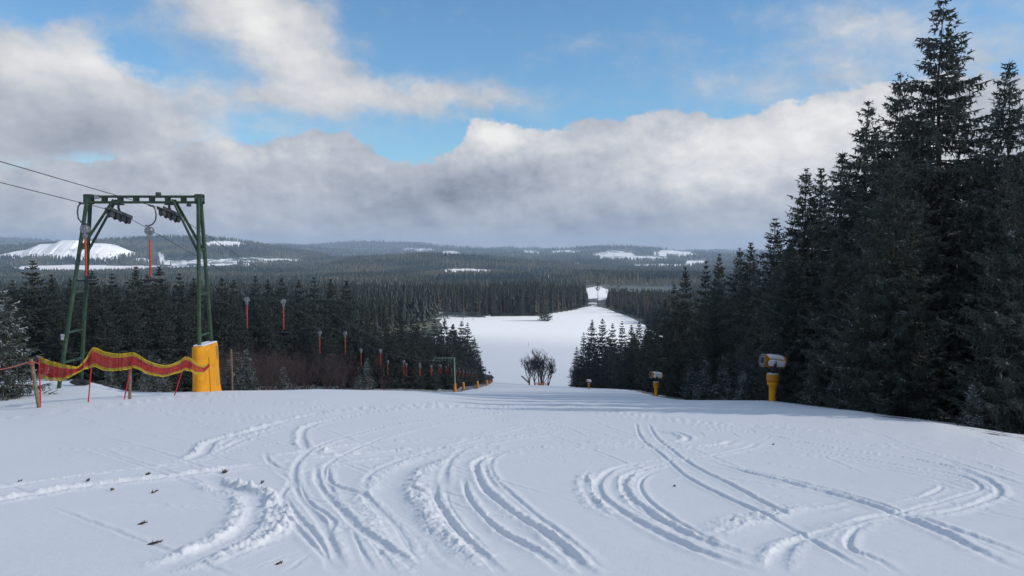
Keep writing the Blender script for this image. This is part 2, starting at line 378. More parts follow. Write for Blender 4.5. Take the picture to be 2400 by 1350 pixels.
class MB:
    """Collects shapes into one mesh."""
    def __init__(s): s.v = []; s.f = []
    def add(s, vs, fs):
        o = len(s.v); s.v += [tuple(p) for p in vs]; s.f += [tuple(i + o for i in f) for f in fs]; return s
    def box(s, c, size, rot=None, taper=1.0, bev=.0):
        x, y, z = (q / 2 for q in size); c = Vector(c); rot = rot or Matrix.Identity(3); b = min(bev, x * .9, y * .9, z * .9)
        if b <= 0:
            vs = [Vector((i * x * (taper if k > 0 else 1), j * y * (taper if k > 0 else 1), k * z)) for k in (-1, 1) for j in (-1, 1) for i in (-1, 1)]
            fs = [(0, 2, 3, 1), (4, 5, 7, 6), (0, 1, 5, 4), (2, 6, 7, 3), (0, 4, 6, 2), (1, 3, 7, 5)]
        else:                                             # chamfered vertical section rings
            def ring(hx, hy, zz, t):
                hx *= t; hy *= t
                return [Vector((sx * (hx - (b if q else 0)), sy * (hy - (0 if q else b)), zz))
                        for sx, sy, q in ((1, -1, 0), (1, 1, 0), (1, 1, 1), (-1, 1, 1), (-1, 1, 0), (-1, -1, 0), (-1, -1, 1), (1, -1, 1))]
            rg = [ring(x - b, y - b, -z, 1), ring(x, y, -z + b, 1), ring(x, y, z - b, taper), ring(x - b, y - b, z, taper)]
            vs = sum(rg, []); fs = [tuple(reversed(range(8))), tuple(range(24, 32))]
            for k in range(3): fs += [(k * 8 + i, k * 8 + (i + 1) % 8, k * 8 + 8 + (i + 1) % 8, k * 8 + 8 + i) for i in range(8)]
        return s.add([c + rot @ q for q in vs], fs)
    def tube(s, pts, r, n=8, cap=True):
        pts = [Vector(p) for p in pts]; rs = r if isinstance(r, (list, tuple)) else [r] * len(pts)
        vs = []; up = None
        for i, p in enumerate(pts):
            t = (pts[min(i + 1, len(pts) - 1)] - pts[max(i - 1, 0)]).normalized()
            if up is None: up = Vector((0, 0, 1)) if abs(t.z) < .9 else Vector((1, 0, 0))
            a = (up - t * up.dot(t)).normalized(); b = t.cross(a); up = a
            vs += [p + (a * math.cos(2 * math.pi * k / n) + b * math.sin(2 * math.pi * k / n)) * rs[i] for k in range(n)]
        fs = [(i * n + k, i * n + (k + 1) % n, (i + 1) * n + (k + 1) % n, (i + 1) * n + k) for i in range(len(pts) - 1) for k in range(n)]
        if cap: fs += [tuple(reversed(range(n))), tuple((len(pts) - 1) * n + k for k in range(n))]
        return s.add(vs, fs)
    def lathe(s, o, axis, prof, n=16):
        """prof: (distance along the axis, radius)."""
        o = Vector(o); t = Vector(axis).normalized(); up = Vector((0, 0, 1)) if abs(t.z) < .9 else Vector((1, 0, 0))
        a = (up - t * up.dot(t)).normalized(); b = t.cross(a)
        vs = [o + t * h + (a * math.cos(2 * math.pi * k / n) + b * math.sin(2 * math.pi * k / n)) * max(r, 1e-4) for h, r in prof for k in range(n)]
        fs = [(i * n + k, i * n + (k + 1) % n, (i + 1) * n + (k + 1) % n, (i + 1) * n + k) for i in range(len(prof) - 1) for k in range(n)]
        fs += [tuple(reversed(range(n))), tuple((len(prof) - 1) * n + k for k in range(n))]
        return s.add(vs, fs)
    def mesh(s, name, m, smooth=False):
        me = bpy.data.meshes.new(name); me.from_pydata([tuple(v) for v in s.v], [], s.f); me.materials.append(m)
        if smooth:
            me.shade_smooth()
            try: me.set_sharp_from_angle(angle=R(40))
            except Exception: pass
        me.update(); return me
    def build(s, name, m, parent=None, smooth=False, **k): return link(name, s.mesh(name, m, smooth), parent, **k)
def copy_tree(o, parent=None):
    c = o.copy(); col.objects.link(c)
    if parent is not None: c.parent = parent
    for ch in o.children: copy_tree(ch, c)
    return c

# ------------------------------------------------------------------ ground sheet with ski tracks
# each track: photo points, half width, depth, berm height, lumps
TR = [
 ([(-220,1205),(0,1172),(200,1142),(400,1120),(640,1088)], .16, .05, .10, .6), ([(-200,1170),(0,1145),(200,1117),(425,1090),(545,1068)], .12, .04, .06, .5),
 ([(425,1087),(475,1065),(500,1035),(575,1015),(675,987),(750,970),(900,955),(1075,945)], .17, .05, .10, 1.),
 ([(475,1075),(520,1055),(600,1020),(680,1000)], .12, .02, .07, 1.),
 ([(755,1060),(715,1050),(708,1018),(725,1000),(800,980),(950,957),(1200,950)], .13, .05, .07, .8),
 ([(735,1052),(750,1058)], .15, .0, .16, 1.), ([(-200,1010),(0,983),(250,952),(520,919)], .16, .04, .07, .3),
 ([(485,1120),(525,1145),(590,1160),(600,1180),(595,1220),(560,1260),(490,1295),(425,1320),(360,1348)], .13, .055, .12, 1.3),
 ([(600,1170),(635,1180),(640,1220),(610,1260),(550,1285),(470,1325)], .10, .03, .09, 1.3),
 ([(740,1090),(750,1140),(800,1200),(850,1250),(950,1315),(1000,1350)], .09, .05, .05, .8),
 ([(770,1090),(778,1135),(850,1160),(880,1190),(925,1230),(950,1270),(965,1295),(1000,1340)], .07, .05, .05, .8),
 ([(1185,1057),(1125,1080),(1115,1100),(1135,1150),(1175,1185),(1200,1205),(1275,1250),(1325,1290),(1365,1330),(1395,1352)], .09, .065, .06, .7),
 ([(1085,1120),(1100,1175),(1150,1230),(1200,1262),(1260,1295),(1330,1348)], .07, .05, .045, .6),
 ([(1015,1130),(1025,1180),(1075,1250),(1150,1320),(1185,1352)], .08, .05, .05, .7),
 ([(1050,1065),(950,1100),(915,1145),(925,1190),(960,1250),(1025,1305),(1075,1352)], .22, .04, .07, 1.2),
 ([(665,1160),(700,1220),(750,1275),(780,1350)], .06, .045, .03, .5), ([(700,1130),(725,1180),(780,1225),(770,1260),(820,1240)], .06, .04, .03, .5),
 ([(710,1262),(600,1290),(500,1335)], .035, .025, .02, .3), ([(735,1290),(640,1320),(560,1350)], .035, .025, .02, .3), ([(730,1300),(690,1330),(660,1350)], .04, .03, .02, .3),
 ([(820,1240),(850,1300),(880,1350)], .045, .035, .03, .6), ([(860,1260),(900,1310),(930,1350)], .045, .035, .03, .6),
 ([(640,1100),(680,1130),(660,1170),(690,1240)], .07, .03, .03, .7), ([(620,1060),(635,1090),(700,1110),(740,1095)], .06, .03, .03, .7),
 ([(640,1075),(675,1067),(900,1037),(1200,1027),(1300,1012)], .15, .04, .09, .5), ([(650,1088),(690,1082),(800,1070),(1000,1054),(1200,1053),(1500,1053),(1640,1050),(1700,1043),(1722,1033)], .15, .05, .10, .5),
 ([(1215,1042),(1500,1040),(1590,1037),(1612,1028),(1590,1017),(1540,1005)], .13, .04, .08, .4),
 ([(1300,1035),(1420,1032),(1540,1031),(1700,1040)], .12, .03, .06, .4), ([(700,1110),(820,1085),(1000,1068),(1180,1064),(1320,1060)], .14, .03, .06, 1.),
 ([(1775,1040),(1750,1052),(1650,1072),(1550,1080),(1450,1095),(1410,1120),(1400,1150),(1425,1180),(1500,1230),(1650,1300),(1790,1352)], .10, .05, .04, .3),
 ([(1625,1080),(1550,1090),(1480,1110),(1460,1135),(1480,1175),(1550,1225),(1675,1280),(1800,1320)], .09, .055, .05, .9),
 ([(1560,1100),(1515,1115),(1500,1140),(1520,1175),(1570,1215),(1650,1260),(1730,1298)], .05, .035, .02, .2),
 ([(1440,1100),(1430,1125),(1445,1170),(1500,1215)], .10, .02, .05, 1.3), ([(1400,1100),(1372,1115),(1375,1150),(1390,1185),(1425,1208),(1470,1222)], .06, .01, .055, 1.5),
 ([(1490,990),(1505,1030),(1560,1075),(1630,1130),(1750,1190),(1850,1240),(1925,1285),(2040,1350)], .06, .05, .025, .3),
 ([(1520,993),(1545,1033),(1615,1085),(1700,1130),(1800,1185),(1880,1230)], .06, .05, .025, .3),
 ([(1650,1080),(1800,1120),(1950,1160),(2075,1200),(2200,1250),(2300,1300),(2400,1347)], .10, .05, .045, .6),
 ([(1680,1085),(1850,1125),(2000,1165),(2120,1205),(2250,1250),(2360,1290),(2460,1330)], .07, .03, .03, .4),
 ([(1780,1017),(1950,1050),(2150,1080),(2275,1110),(2340,1150),(2300,1180),(2200,1205),(2050,1215),(1930,1250)], .09, .04, .045, .5),
 ([(1830,1045),(2100,1090),(2245,1115),(2297,1145),(2250,1165),(2125,1200),(1990,1232)], .07, .035, .03, .3), ([(2070,1182),(2150,1170),(2205,1147),(2195,1125)], .05, .025, .03, .3),
 ([(1865,1205),(1925,1200),(2010,1180)], .07, .02, .06, 1.3), ([(1750,1280),(1800,1250),(1870,1230),(2000,1190)], .30, .03, .05, 1.4),
 ([(2065,1215),(1930,1252),(1850,1275)], .06, .035, .04, .4), ([(2050,1225),(2000,1250),(1990,1290),(2050,1315),(2115,1352)], .06, .045, .03, .3),
 ([(1825,1352),(1820,1320),(1850,1280),(1900,1265),(1960,1245)], .12, .05, .06, .9),
 ([(2240,1075),(2330,1098),(2420,1125)], .06, .035, .03, .3), ([(2180,1068),(2300,1105),(2420,1145)], .05, .03, .02, .3),
 ([(1325,995),(1400,1015),(1460,1032)], .07, .03, .02, .3), ([(1255,990),(1330,1005),(1375,1025)], .07, .03, .02, .3),
 ([(1600,1000),(1700,1012),(1740,1030)], .07, .03, .02, .3), ([(1590,1003),(1640,1015),(1650,1028)], .06, .03, .02, .3),
 ([(1700,1005),(1800,1020),(1775,1040)], .06, .025, .02, .3), ([(1900,1030),(2100,1050),(2300,1065)], .05, .02, .02, .4), ([(2100,1050),(2250,1075),(2400,1080)], .05, .02, .02, .5),
 ([(0,1080),(150,1070),(300,1055),(460,1035)], .05, .015, .015, .8), ([(2380,1265),(2410,1290)], .12, .0, .07, 1.3),
 ([(1040,1140),(1060,1200),(1110,1260),(1180,1320)], .04, .02, .02, .5), ([(1130,1080),(1150,1130),(1190,1165)], .06, .03, .05, 1.3),
 ([(980,1200),(1020,1270),(1080,1320)], .04, .02, .02, .5),
 ([(1340,975),(1260,990),(1120,1028),(950,1075),(870,1110),(850,1150)], .10, .03, .045, .7), ([(1330,1003),(1180,1033),(1080,1058),(1045,1100),(1040,1140)], .10, .03, .04, .7),
 ([(1250,945),(1150,958),(1000,985),(860,1010),(740,1050),(690,1100),(700,1160),(760,1240),(800,1350)], .09, .04, .04, .5),
 ([(1280,950),(1180,966),(1020,995),(900,1025),(790,1075),(760,1110),(790,1180)], .08, .03, .04, .5),
 ([(2460,1046),(2200,1030),(1950,1014),(1800,1000),(1600,985),(1400,960)], .10, .03, .04, .6), ([(1300,948),(1500,975),(1700,998),(1800,1017)], .10, .03, .04, .4),
 ([(845,1150),(880,1195),(940,1240),(1000,1300),(1040,1352)], .08, .04, .045, .9), ([(640,1180),(700,1250),(780,1330),(800,1360)], .06, .03, .03, .5),
 ([(1190,1055),(1150,1085),(1165,1130),(1230,1190),(1320,1260),(1420,1340)], .06, .025, .03, .4), ([(2420,1195),(2330,1160),(2200,1120),(2000,1080),(1850,1055)], .07, .025, .03, .4)]
def smooth_line(pts, n=10):
    p = np.array(pts, float)
    if len(p) < 3:
        t = np.linspace(0, 1, 8)[:, None]; return p[0] * (1 - t) + p[-1] * t
    q = np.vstack([2 * p[0] - p[1], p, 2 * p[-1] - p[-2]]); out = []
    for i in range(1, len(q) - 2):
        for t in np.linspace(0, 1, n, endpoint=False):
            a, b, c, d = q[i - 1], q[i], q[i + 1], q[i + 2]
            out.append(.5 * (2 * b + (c - a) * t + (2 * a - 5 * b + 4 * c - d) * t * t + (3 * b - a - 3 * c + d) * t ** 3))
    out.append(p[-1]); return np.array(out)
PISTE_R = ([0, 50, 75, 120, 166, 230, 300, 380], [10.9, 11.2, 13.2, 17.5, 22, 24, 24, 26])
PISTE_L = ([0, 33, 36, 60, 166, 230, 300, 380], [-60, -60, -11.0, -10.7, -11.2, -10, -9.5, -9])
def snow_amount(x, y):
    """1 open snow, 0 bare floor / woods."""
    rho = np.hypot(x, y); u = 1200 + F * x / np.maximum(y, 1); n = fbm(x / 5., y / 5., 33, 3) - .5
    e = np.minimum(np.interp(y, *PISTE_R) + n * 1.0 - x, x - np.interp(y, *PISTE_L) - n * 1.5)
    s = np.clip(e / .8 + .5, 0, 1)
    floor = .42 + .02 * (u < 1200)
    floor = np.where((u > 800) & (u < 1080) & (y > 60), .46, floor)
    floor = np.where((u > 1600) & (y < 75), .56, floor)
    s = np.maximum(s, floor); s = np.where((y < 12), 1., s); s = np.where((y < 12) & (x > 14), .5, s)
    s = np.where((u < 340) & (y > 20) & (y < 42), 1, s)
    f = fbm(x / 60., y / 60., 41, 3) - .5
    # valley field
    far_edge = np.interp(u, [900, 1050, 1150, 1270, 1340, 1390, 1420, 1500, 1560], [720, 735, 750, 760, 830, 900, 860, 700, 560])
    fld = (y > 372) & (y < far_edge + 18 * f) & (u > 1030 + 60 * f) & (u < 1700)
    s = np.where(fld, 1., np.where(y >= 372, .20, s))
    s = np.where((y > 372) & (u <= 1150) & (u > 780) & (y < 820) & (y >= far_edge), .47, s)
    v = r2v(-T(x, y) / np.maximum(y, 1))
    wob_u = (fbm(x / 90., y / 90., 51, 3) - .5) * 26; wob_v = (fbm(x / 120., y / 120., 52, 3) - .5) * 5
    for (cu, cv, du, dv, val, y0, y1) in PATCH:
        k = ((u + wob_u - cu) / du) ** 2 + ((v + wob_v - cv) / dv) ** 2
        s = np.where((k < 1) & (y > y0) & (y < y1), val, s)
    return s
PATCH = [(523, 573, 50, 8, .9, 3500, 5000), (600, 650, 62, 3.4, 1., 1700, 2600), (700, 652, 22, 2.2, .9, 1700, 2600), (460, 616, 90, 10, .54, 2800, 4600), (590, 612, 130, 8, .48, 2800, 4600),
         (332, 609, 16, 5, 1., 2800, 4600), (376, 605, 8, 12, .9, 2800, 4600), (200, 634, 190, 13, 1., 2100, 3600), (340, 632, 110, 9, .8, 2100, 3600), (500, 627, 110, 7, .56, 2300, 3600), (800, 606, 60, 3, .5, 2800, 5000),
         (1055, 596, 28, 7, .9, 5200, 8500), (1100, 641, 82, 12, .60, 1700, 3200), (1240, 650, 60, 6, .5, 1700, 3200), (1440, 600, 48, 12, .58, 5000, 8800), (1230, 612, 30, 2.5, .8, 3000, 6000),
         (1490, 607, 80, 8, .54, 5000, 8800), (1580, 594, 46, 9, .66, 5000, 9500), (1540, 624, 100, 4.5, .9, 3200, 5600), (1630, 617, 30, 6, .9, 3600, 5600), (1300, 660, 60, 5, .5, 1500, 2200),
         (1543, 651, 40, 4, .95, 1500, 2600), (1400, 688, 40, 16, 1., 980, 1560), (1392, 708, 16, 10, .49, 880, 1100), (1330, 590, 34, 3.5, .66, 5000, 9500), (1245, 592, 20, 5, .7, 5000, 9500), (1350, 619, 16, 3, .9, 3000, 6000), (980, 585, 40, 4, .5, 5000, 9500), (1480, 667, 110, 5, .30, 1100, 1700)]
def build_ground():
    uin = np.arange(-260, 2660, 2.4); az_in = np.arctan((uin - 1200) / F)
    a0, a1 = az_in[0], az_in[-1]
    left = np.linspace(-math.pi, a0, 90, endpoint=False); right = np.linspace(a1, math.pi, 91)[1:]
    az = np.concatenate([left, az_in, right]); 
    # rows: near ones follow the photo's rows on a plain slope, far ones grow geometrically
    vr = np.arange(1420, 925, -1.7); rr = v2r(vr); near = 1.65 / (rr - .135); near = near[(near > 0) & (near < 34)]
    rho = np.concatenate([[.5, 1.2, 2., 2.8, 3.4], near[near > 3.9], ])
    far = [rho[-1]]
    while far[-1] < 14000: far.append(far[-1] * 1.0135)
    rho = np.concatenate([rho, far[1:]])
    A, B = np.meshgrid(az, rho, indexing='xy'); X = B * np.sin(A); Y = B * np.cos(A)
    Z = T(X, Y)
    # micro relief and tracks on the near slope
    nm = (B < 45)
    Z = Z + nm * ((fbm(X / 2.3, Y / 2.3, 61, 3) - .5) * .05)
    xs = X.ravel(); ys = Y.ravel(); zs = Z.ravel().copy()
    sel = np.where((ys > 3.2) & (ys < 60) & (np.abs(xs) < 30))[0]; sx = xs[sel]; sy = ys[sel]; dz = np.zeros(len(sel)); groove = np.zeros(len(sel)); bm = np.zeros(len(sel))
    g0 = random.Random(4); faint = []
    for q in range(100):                       # light scratches of earlier runs
        u0 = g0.uniform(-50, 2300); v0 = 935 + 260 * g0.random() ** 1.7; sl = g0.uniform(-.5, 1.4); L0 = g0.uniform(120, 520); cv = g0.uniform(-.25, .25)
        faint.append(([(u0 + L0 * t * (1 + .3 * cv), v0 + L0 * .28 * t * sl + cv * L0 * .35 * t * t) for t in (0, .33, .66, 1.)], g0.uniform(.05, .09), .018, .022, .6))
    lump = fbm(sx / .10, sy / .10, 71, 3, .65); lump2 = fbm(sx / .04, sy / .04, 75, 2, .6); wig = fbm(sx / .5, sy / .5, 79, 3) - .5
    for pts, w, dep, bh, lm in TR + faint:
        if lm < 1.2: w = w * .62
        dep = dep * .82
        L = smooth_line(pts); G = np.array([hit(u, v) for u, v in L])
        lo = G.min(0) - 1.2; hi = G.max(0) + 1.2
        k = np.where((sx > lo[0]) & (sx < hi[0]) & (sy > lo[1]) & (sy < hi[1]))[0]
        if not len(k): continue
        px, py = sx[k], sy[k]; best = np.full(len(k), 1e9); sg = np.zeros(len(k)); tt = np.zeros(len(k)); run = 0; tot = np.hypot(*(np.diff(G, axis=0).T)).sum() + 1e-6
        for a, b in zip(G[:-1], G[1:]):
            e = b - a; l = e @ e
            if l < 1e-8: continue
            t = np.clip(((px - a[0]) * e[0] + (py - a[1]) * e[1]) / l, 0, 1)
            qx = px - a[0] - t * e[0]; qy = py - a[1] - t * e[1]; d2 = np.hypot(qx, qy); m = d2 < best
            best = np.where(m, d2, best); sg = np.where(m, np.sign(e[0] * qy - e[1] * qx), sg); tt = np.where(m, (run + t * math.sqrt(l)) / tot, tt); run += math.sqrt(l)
        fade = np.clip(np.minimum(tt, 1 - tt) * tot / .9, 0, 1) if bh < .15 else 1.
        d = best + wig[k] * (.02 + .06 * min(lm, 1.)) + (lump2[k] - .5) * .018 * min(lm, 1.)
        g = np.clip(1 - (d / w) ** 2, 0, 1) * dep * fade
        groove[k] = np.maximum(groove[k], g)
        for side, hh in ((1, 1.), (-1, .55)):
            c = w * 1.35; q = np.exp(-((d - c) / (w * .55 + .03)) ** 2) * (sg * side > 0)
            rough = (1 - min(lm, 1.) * .75) + lm * 1.6 * np.clip(lump[k] - .36, 0, 1) * 1.6 + lm * .7 * (lump2[k] - .4)
            bm[k] = np.maximum(bm[k], q * bh * hh * np.clip(rough, 0, 3) * fade)
    zs[sel] += bm * .48 * (1 - groove / (groove + .03)) - groove * .45
    me_v = np.stack([xs, ys, zs], 1); nr, nc = X.shape
    i, j = np.meshgrid(np.arange(nr - 1), np.arange(nc - 1), indexing='ij'); a = (i * nc + j).ravel()
    quads = np.stack([a, a + nc, a + nc + 1, a + 1], 1)[:, ::-1]
    # centre cap
    cidx = len(me_v); me_v = np.vstack([me_v, [[0, 0, -1.65]]])
    tri = np.stack([np.arange(nc - 1), np.arange(1, nc), np.full(nc - 1, cidx)], 1)[:, ::-1]
    me = npmesh('ground', me_v, [quads, tri], M_ground, smooth=True)
    at = me.attributes.new('snow', 'FLOAT', 'POINT'); at.data.foreach_set('value', np.append(snow_amount(xs, ys), 1.).astype(np.float32))
    link('ground', me, kind='structure')
build_ground()
# ------------------------------------------------------------------ conifers
def leaf_tris(O, D, Ln, W, Nn):
    """One long thin triangle per row: origin, direction, length, width, side vector."""
    a = O - Nn * W[:, None] * .5; b = O + Nn * W[:, None] * .5; c = O + D * Ln[:, None]
    return np.stack([a, b, c], 1).reshape(-1, 3)
def unit(a): return a / np.maximum(np.linalg.norm(a, axis=1, keepdims=True), 1e-9)
def conifer(seed, H, Rad, whorls, per, nt, lw, low=.05, pine=False, sub=2, lean=0.):
    """Crown triangles for a tree of height H; nt twigs per metre of branch, lw leaf width."""
    g = np.random.default_rng(seed); Os, Ds = [], []; tr = []; wood = []
    hs = (np.linspace(low, .985, whorls) + g.normal(0, .3 / whorls, whorls)) * H
    gapn = g.random(whorls)
    for wi, h in enumerate(hs):
        f = h / H
        prof = ((1 - f) ** .82) * Rad if not pine else Rad * math.sin(min(1, max(0, (1 - f) / (1 - low))) ** .6 * math.pi * .62 + .25)
        if f < low + .12 and not pine: prof *= .7 + (f - low) * 2.5
        k = max(3, int(per * (.6 + .5 * (1 - f)) + g.integers(-1, 2)))
        a0 = g.random() * 6.283
        for b in range(k):
            if g.random() < .06 + (.25 if pine else 0): continue
            L = max(.10, prof * g.uniform(.62, 1.18) * (1 + .15 * math.sin(2 * a0 + wi)))
            az = a0 + b * 6.283 / k + g.normal(0, .22); dh = np.array([math.cos(az), math.sin(az), 0])
            n = max(3, int(L * nt)); s = np.sort(g.random(n)) ** .8
            if L > .6: s = s * .86 + .14
            droop = (-.42 + .75 * f * f) * g.uniform(.6, 1.3) if not pine else g.uniform(-.1, .45)
            up = .28 * (1 - f) + .05
            zz = (droop * s + up * s ** 3) * L
            pos = dh[None] * (s * L)[:, None] + np.array([0, 0, 1])[None] * zz[:, None]; pos[:, 2] += h + g.normal(0, .02, n)
            sl = (droop + 3 * up * s * s)
            side = np.array([-dh[1], dh[0], 0]); sg = np.where(g.random(n) < .5, -1., 1.)
            tl = (.20 + .42 * L * (1 - s) ** .8 * .55) * g.uniform(.5, 1.25, n) * (1.0 if not pine else .8); tl = np.minimum(tl * 1.2, .8 + .03 * H)
            hang = g.random(n) < (.38 if not pine else .05)
            dirs = dh[None] * g.uniform(.35, .9, n)[:, None] + side[None] * (sg * g.uniform(.4, 1.1, n))[:, None]
            dirs[:, 2] += sl * .5 - g.uniform(.0, .45, n) * (not pine) + pine * g.uniform(0, .8, n)
            dirs[hang] = dirs[hang] * .28; dirs[hang, 2] -= .8
            dirs = unit(dirs); Os.append(pos); Ds.append(np.concatenate([dirs, tl[:, None]], 1))
            # tip leader
            Os.append(pos[-1:]); Ds.append(np.array([[dh[0], dh[1], sl[-1] * .6 + .15, .22 + .1 * L]]) )
            wood.append((h, dh, L, droop, up))
    O = np.concatenate(Os); D4 = np.concatenate(Ds); D = unit(D4[:, :3]); Ln = D4[:, 3]
    tip_o = np.array([[0, 0, H * .955]]); O = np.vstack([O, tip_o]); D = np.vstack([D, [[0, 0, 1.]]]); Ln = np.append(Ln, H * .05)
    N = unit(np.cross(D, unit(g.normal(size=D.shape))))
    V = [leaf_tris(O, D, Ln, np.full(len(O), lw) * g.uniform(.7, 1.4, len(O)), N)]
    for q in range(sub):                       # small side needles sprays
        t = g.uniform(.15, .85, len(O)); o = O + D * (Ln * t)[:, None]
        d = unit(D * .7 + N * np.where(g.random(len(O)) < .5, -1, 1)[:, None] * .8 + g.normal(0, .25, D.shape) + np.array([0, 0, -.25]))
        n2 = unit(np.cross(d, unit(g.normal(size=D.shape))))
        V.append(leaf_tris(o, d, Ln * g.uniform(.35, .6, len(O)), np.full(len(O), lw * .9), n2))
    return np.concatenate(V), wood
def soup(V): return V, [np.arange(len(V)).reshape(-1, 3)]
def make_tree(name, seed, H, Rad, whorls, per, nt, lw, mneedle, mbark, low=.05, pine=False, sub=2, wood=True, rt=None):
    V, wd = conifer(seed, H, Rad, whorls, per, nt, lw, low, pine, sub)
    v, f = soup(V)
    crown = npmesh(name + '_crown', v, f, mneedle)
    tb = MB(); rt = rt or H * .011 + .03; rr = random.Random(seed)
    pts = [(rr.uniform(-.02, .02) * H * .3 * (k > 0), rr.uniform(-.02, .02) * H * .3 * (k > 0), k / 6 * H * .97 - (.8 if k == 0 else 0)) for k in range(7)]
    pts = [(x * (k < 6) , y * (k < 6), z) for k, (x, y, z) in enumerate(pts)]
    tb.tube(pts, [rt * (1.25 if k == 0 else 1 - k / 6.3) for k in range(7)], 7)
    if wood:
        for h, dh, L, dr, up in wd[:: (1 if wood is True else wood)]:
            if L < .8: continue
            ps = [(dh[0] * s * L, dh[1] * s * L, h + (dr * s + up * s ** 3) * L) for s in (0, .35, .7, .95)]
            tb.tube(ps, [.022 + .006 * L, .018, .012, .005], 3, cap=False)
    if low > .12 or not pine:                 # dead stubs below the crown
        for k in range(int(14 + low * 30)):
            h = rr.uniform(.03, max(low, .08) + .1) * H; a = rr.random() * 6.283; L = rr.uniform(.3, 1.3) * Rad * .5
            tb.tube([(0, 0, h), (math.cos(a) * L * .6, math.sin(a) * L * .6, h - .05 * L), (math.cos(a + .2) * L, math.sin(a + .2) * L, h - .1 * L)], [.02, .012, .004], 3, cap=False)
    return crown, tb.mesh(name + '_trunk', mbark, True)
class Proto:
    def __init__(s, H, crown, trunk): s.H = H; s.c = crown; s.t = trunk
NEAR = [Proto(18, *make_tree('near_spruce', 100 + i, 18, [4.4, 3.9, 5.0][i], 66, 9, 19, .085, M_near, M_bark, low=[.10, .13, .08][i])) for i in range(3)]
LOWB = [Proto(18, *make_tree('broad_spruce', 160 + i, 18, 5.0, 54, 9, 17, .075, M_frost, M_bark, low=.05)) for i in range(1)]
MID = [Proto(18, *make_tree('mid_spruce', 200 + i, 18, [3.9, 3.4, 4.3, 3.7][i], 46, 8, 11, .20, M_needle, M_bark, low=[.02, .05, .03, .06][i], wood=False, sub=2)) for i in range(4)]
FARP = [Proto(18, *make_tree('far_spruce', 300 + i, 18, [3.3, 2.9, 3.7, 3.1][i], 26, 7, 5, .42, M_needle, M_bark, low=[.03, .1, .2, .14][i], wood=False, sub=1)) for i in range(4)]
FROST = [Proto(5, *make_tree('frosted_spruce', 400 + i, 5, [1.5, 1.3][i], 26, 8, 17, .055, M_frost2, M_bark, low=.04, sub=2)) for i in range(2)]
PINE = [Proto(20, *make_tree('tall_pine', 500 + i, 20, [2.6, 2.2, 2.4][i], 13, 6, 3.4, .36, M_pine, M_pinebark, low=[.58, .50, .66][i], pine=True, wood=3, sub=2, rt=.22)) for i in range(3)]
def grow(name, pr, x, y, H, label, group, cat='spruce tree', wide=1., sink=.15, rz=None):
    k = H / pr.H
    e = empty(name, (x, y, Tz(x, y) - sink), RNG.uniform(0, 6.28) if rz is None else rz, label=label, cat=cat, group=group)
    e.scale = (k * wide, k * wide, k)
    link('crown', pr.c, e); link('trunk', pr.t, e)
    return e
def grow_to(name, pr, u, vtop, d, label, group, **k):
    """A tree at photo column u, distance d, whose tip reaches photo row vtop."""
    p = P(u, vtop, d); return grow(name, pr, p.x, d, max(1.5, p.z - Tz(p.x, d)), label, group, **k)

# right edge of the piste: the trees that make the skyline
G_R = 'spruces along the right edge of the piste'
SKY_R = [(2212, -12, 34, 'tallest spruce on the right, its tip reaching the top of the picture', 1.12, 0), (2366, 128, 30, 'second tallest spruce at the far right with a slim pointed tip against the sky', .95, 1),
         (2112, 160, 37, 'spruce with a short tip leaning on the left flank of the tallest spruce', .95, 2), (2036, 228, 42, 'spruce with a thin bare leader, two trees left of the tallest spruce', 1., 0),
         (1975, 345, 44, 'spruce with one long branch sticking out left below a thin leader', 1.15, 1), (1925, 382, 50, 'right one of the twin-tipped spruces halfway down the dark wood', .9, 1),
         (1889, 386, 50, 'left one of the twin-tipped spruces halfway down the dark wood', .95, 2), (1818, 505, 56, 'blunt dense spruce whose top stands left of the twin-tipped pair', 1.1, 0),
         (1760, 560, 64, 'small-topped spruce left of the blunt dense one', .9, 1), (1735, 575, 68, 'low spruce top beside the small-topped one', .9, 2), (1686, 590, 72, 'narrow-tipped spruce rising above the horizon hills', .8, 0),
         (1655, 610, 78, 'dark spruce just left of the narrow-tipped one', .9, 1), (1606, 622, 88, 'lone thin tip standing at the lower end of the dark wood', .85, 2), (1580, 665, 96, 'spruce below the lone thin tip', 1., 0),
         (1545, 700, 112, 'spruce over the second snow gun', 1., 1), (2300, 290, 36, 'spruce filling the gap between the two tallest spruces', 1., 2), (2440, 210, 30, 'spruce cut by the right picture edge', 1., 0), (2160, 250, 40, 'spruce half hidden behind the tallest one', 1., 1)]
for u, v, d, lab, wd, k in SKY_R:
    grow_to('spruce_tree', NEAR[k] if d < 75 else MID[k], u, v, d, lab, G_R, wide=wd)
BAND = 'dark spruce deep inside the dense wood on the right, hidden among its neighbours'
rr = random.Random(5)
env = lambda u: float(np.interp(u, [1500, 1600, 1700, 1800, 1890, 1960, 2040, 2120, 2210, 2300, 2400, 2600], [760, 690, 640, 570, 470, 430, 350, 290, 250, 300, 280, 250]))
n = 0
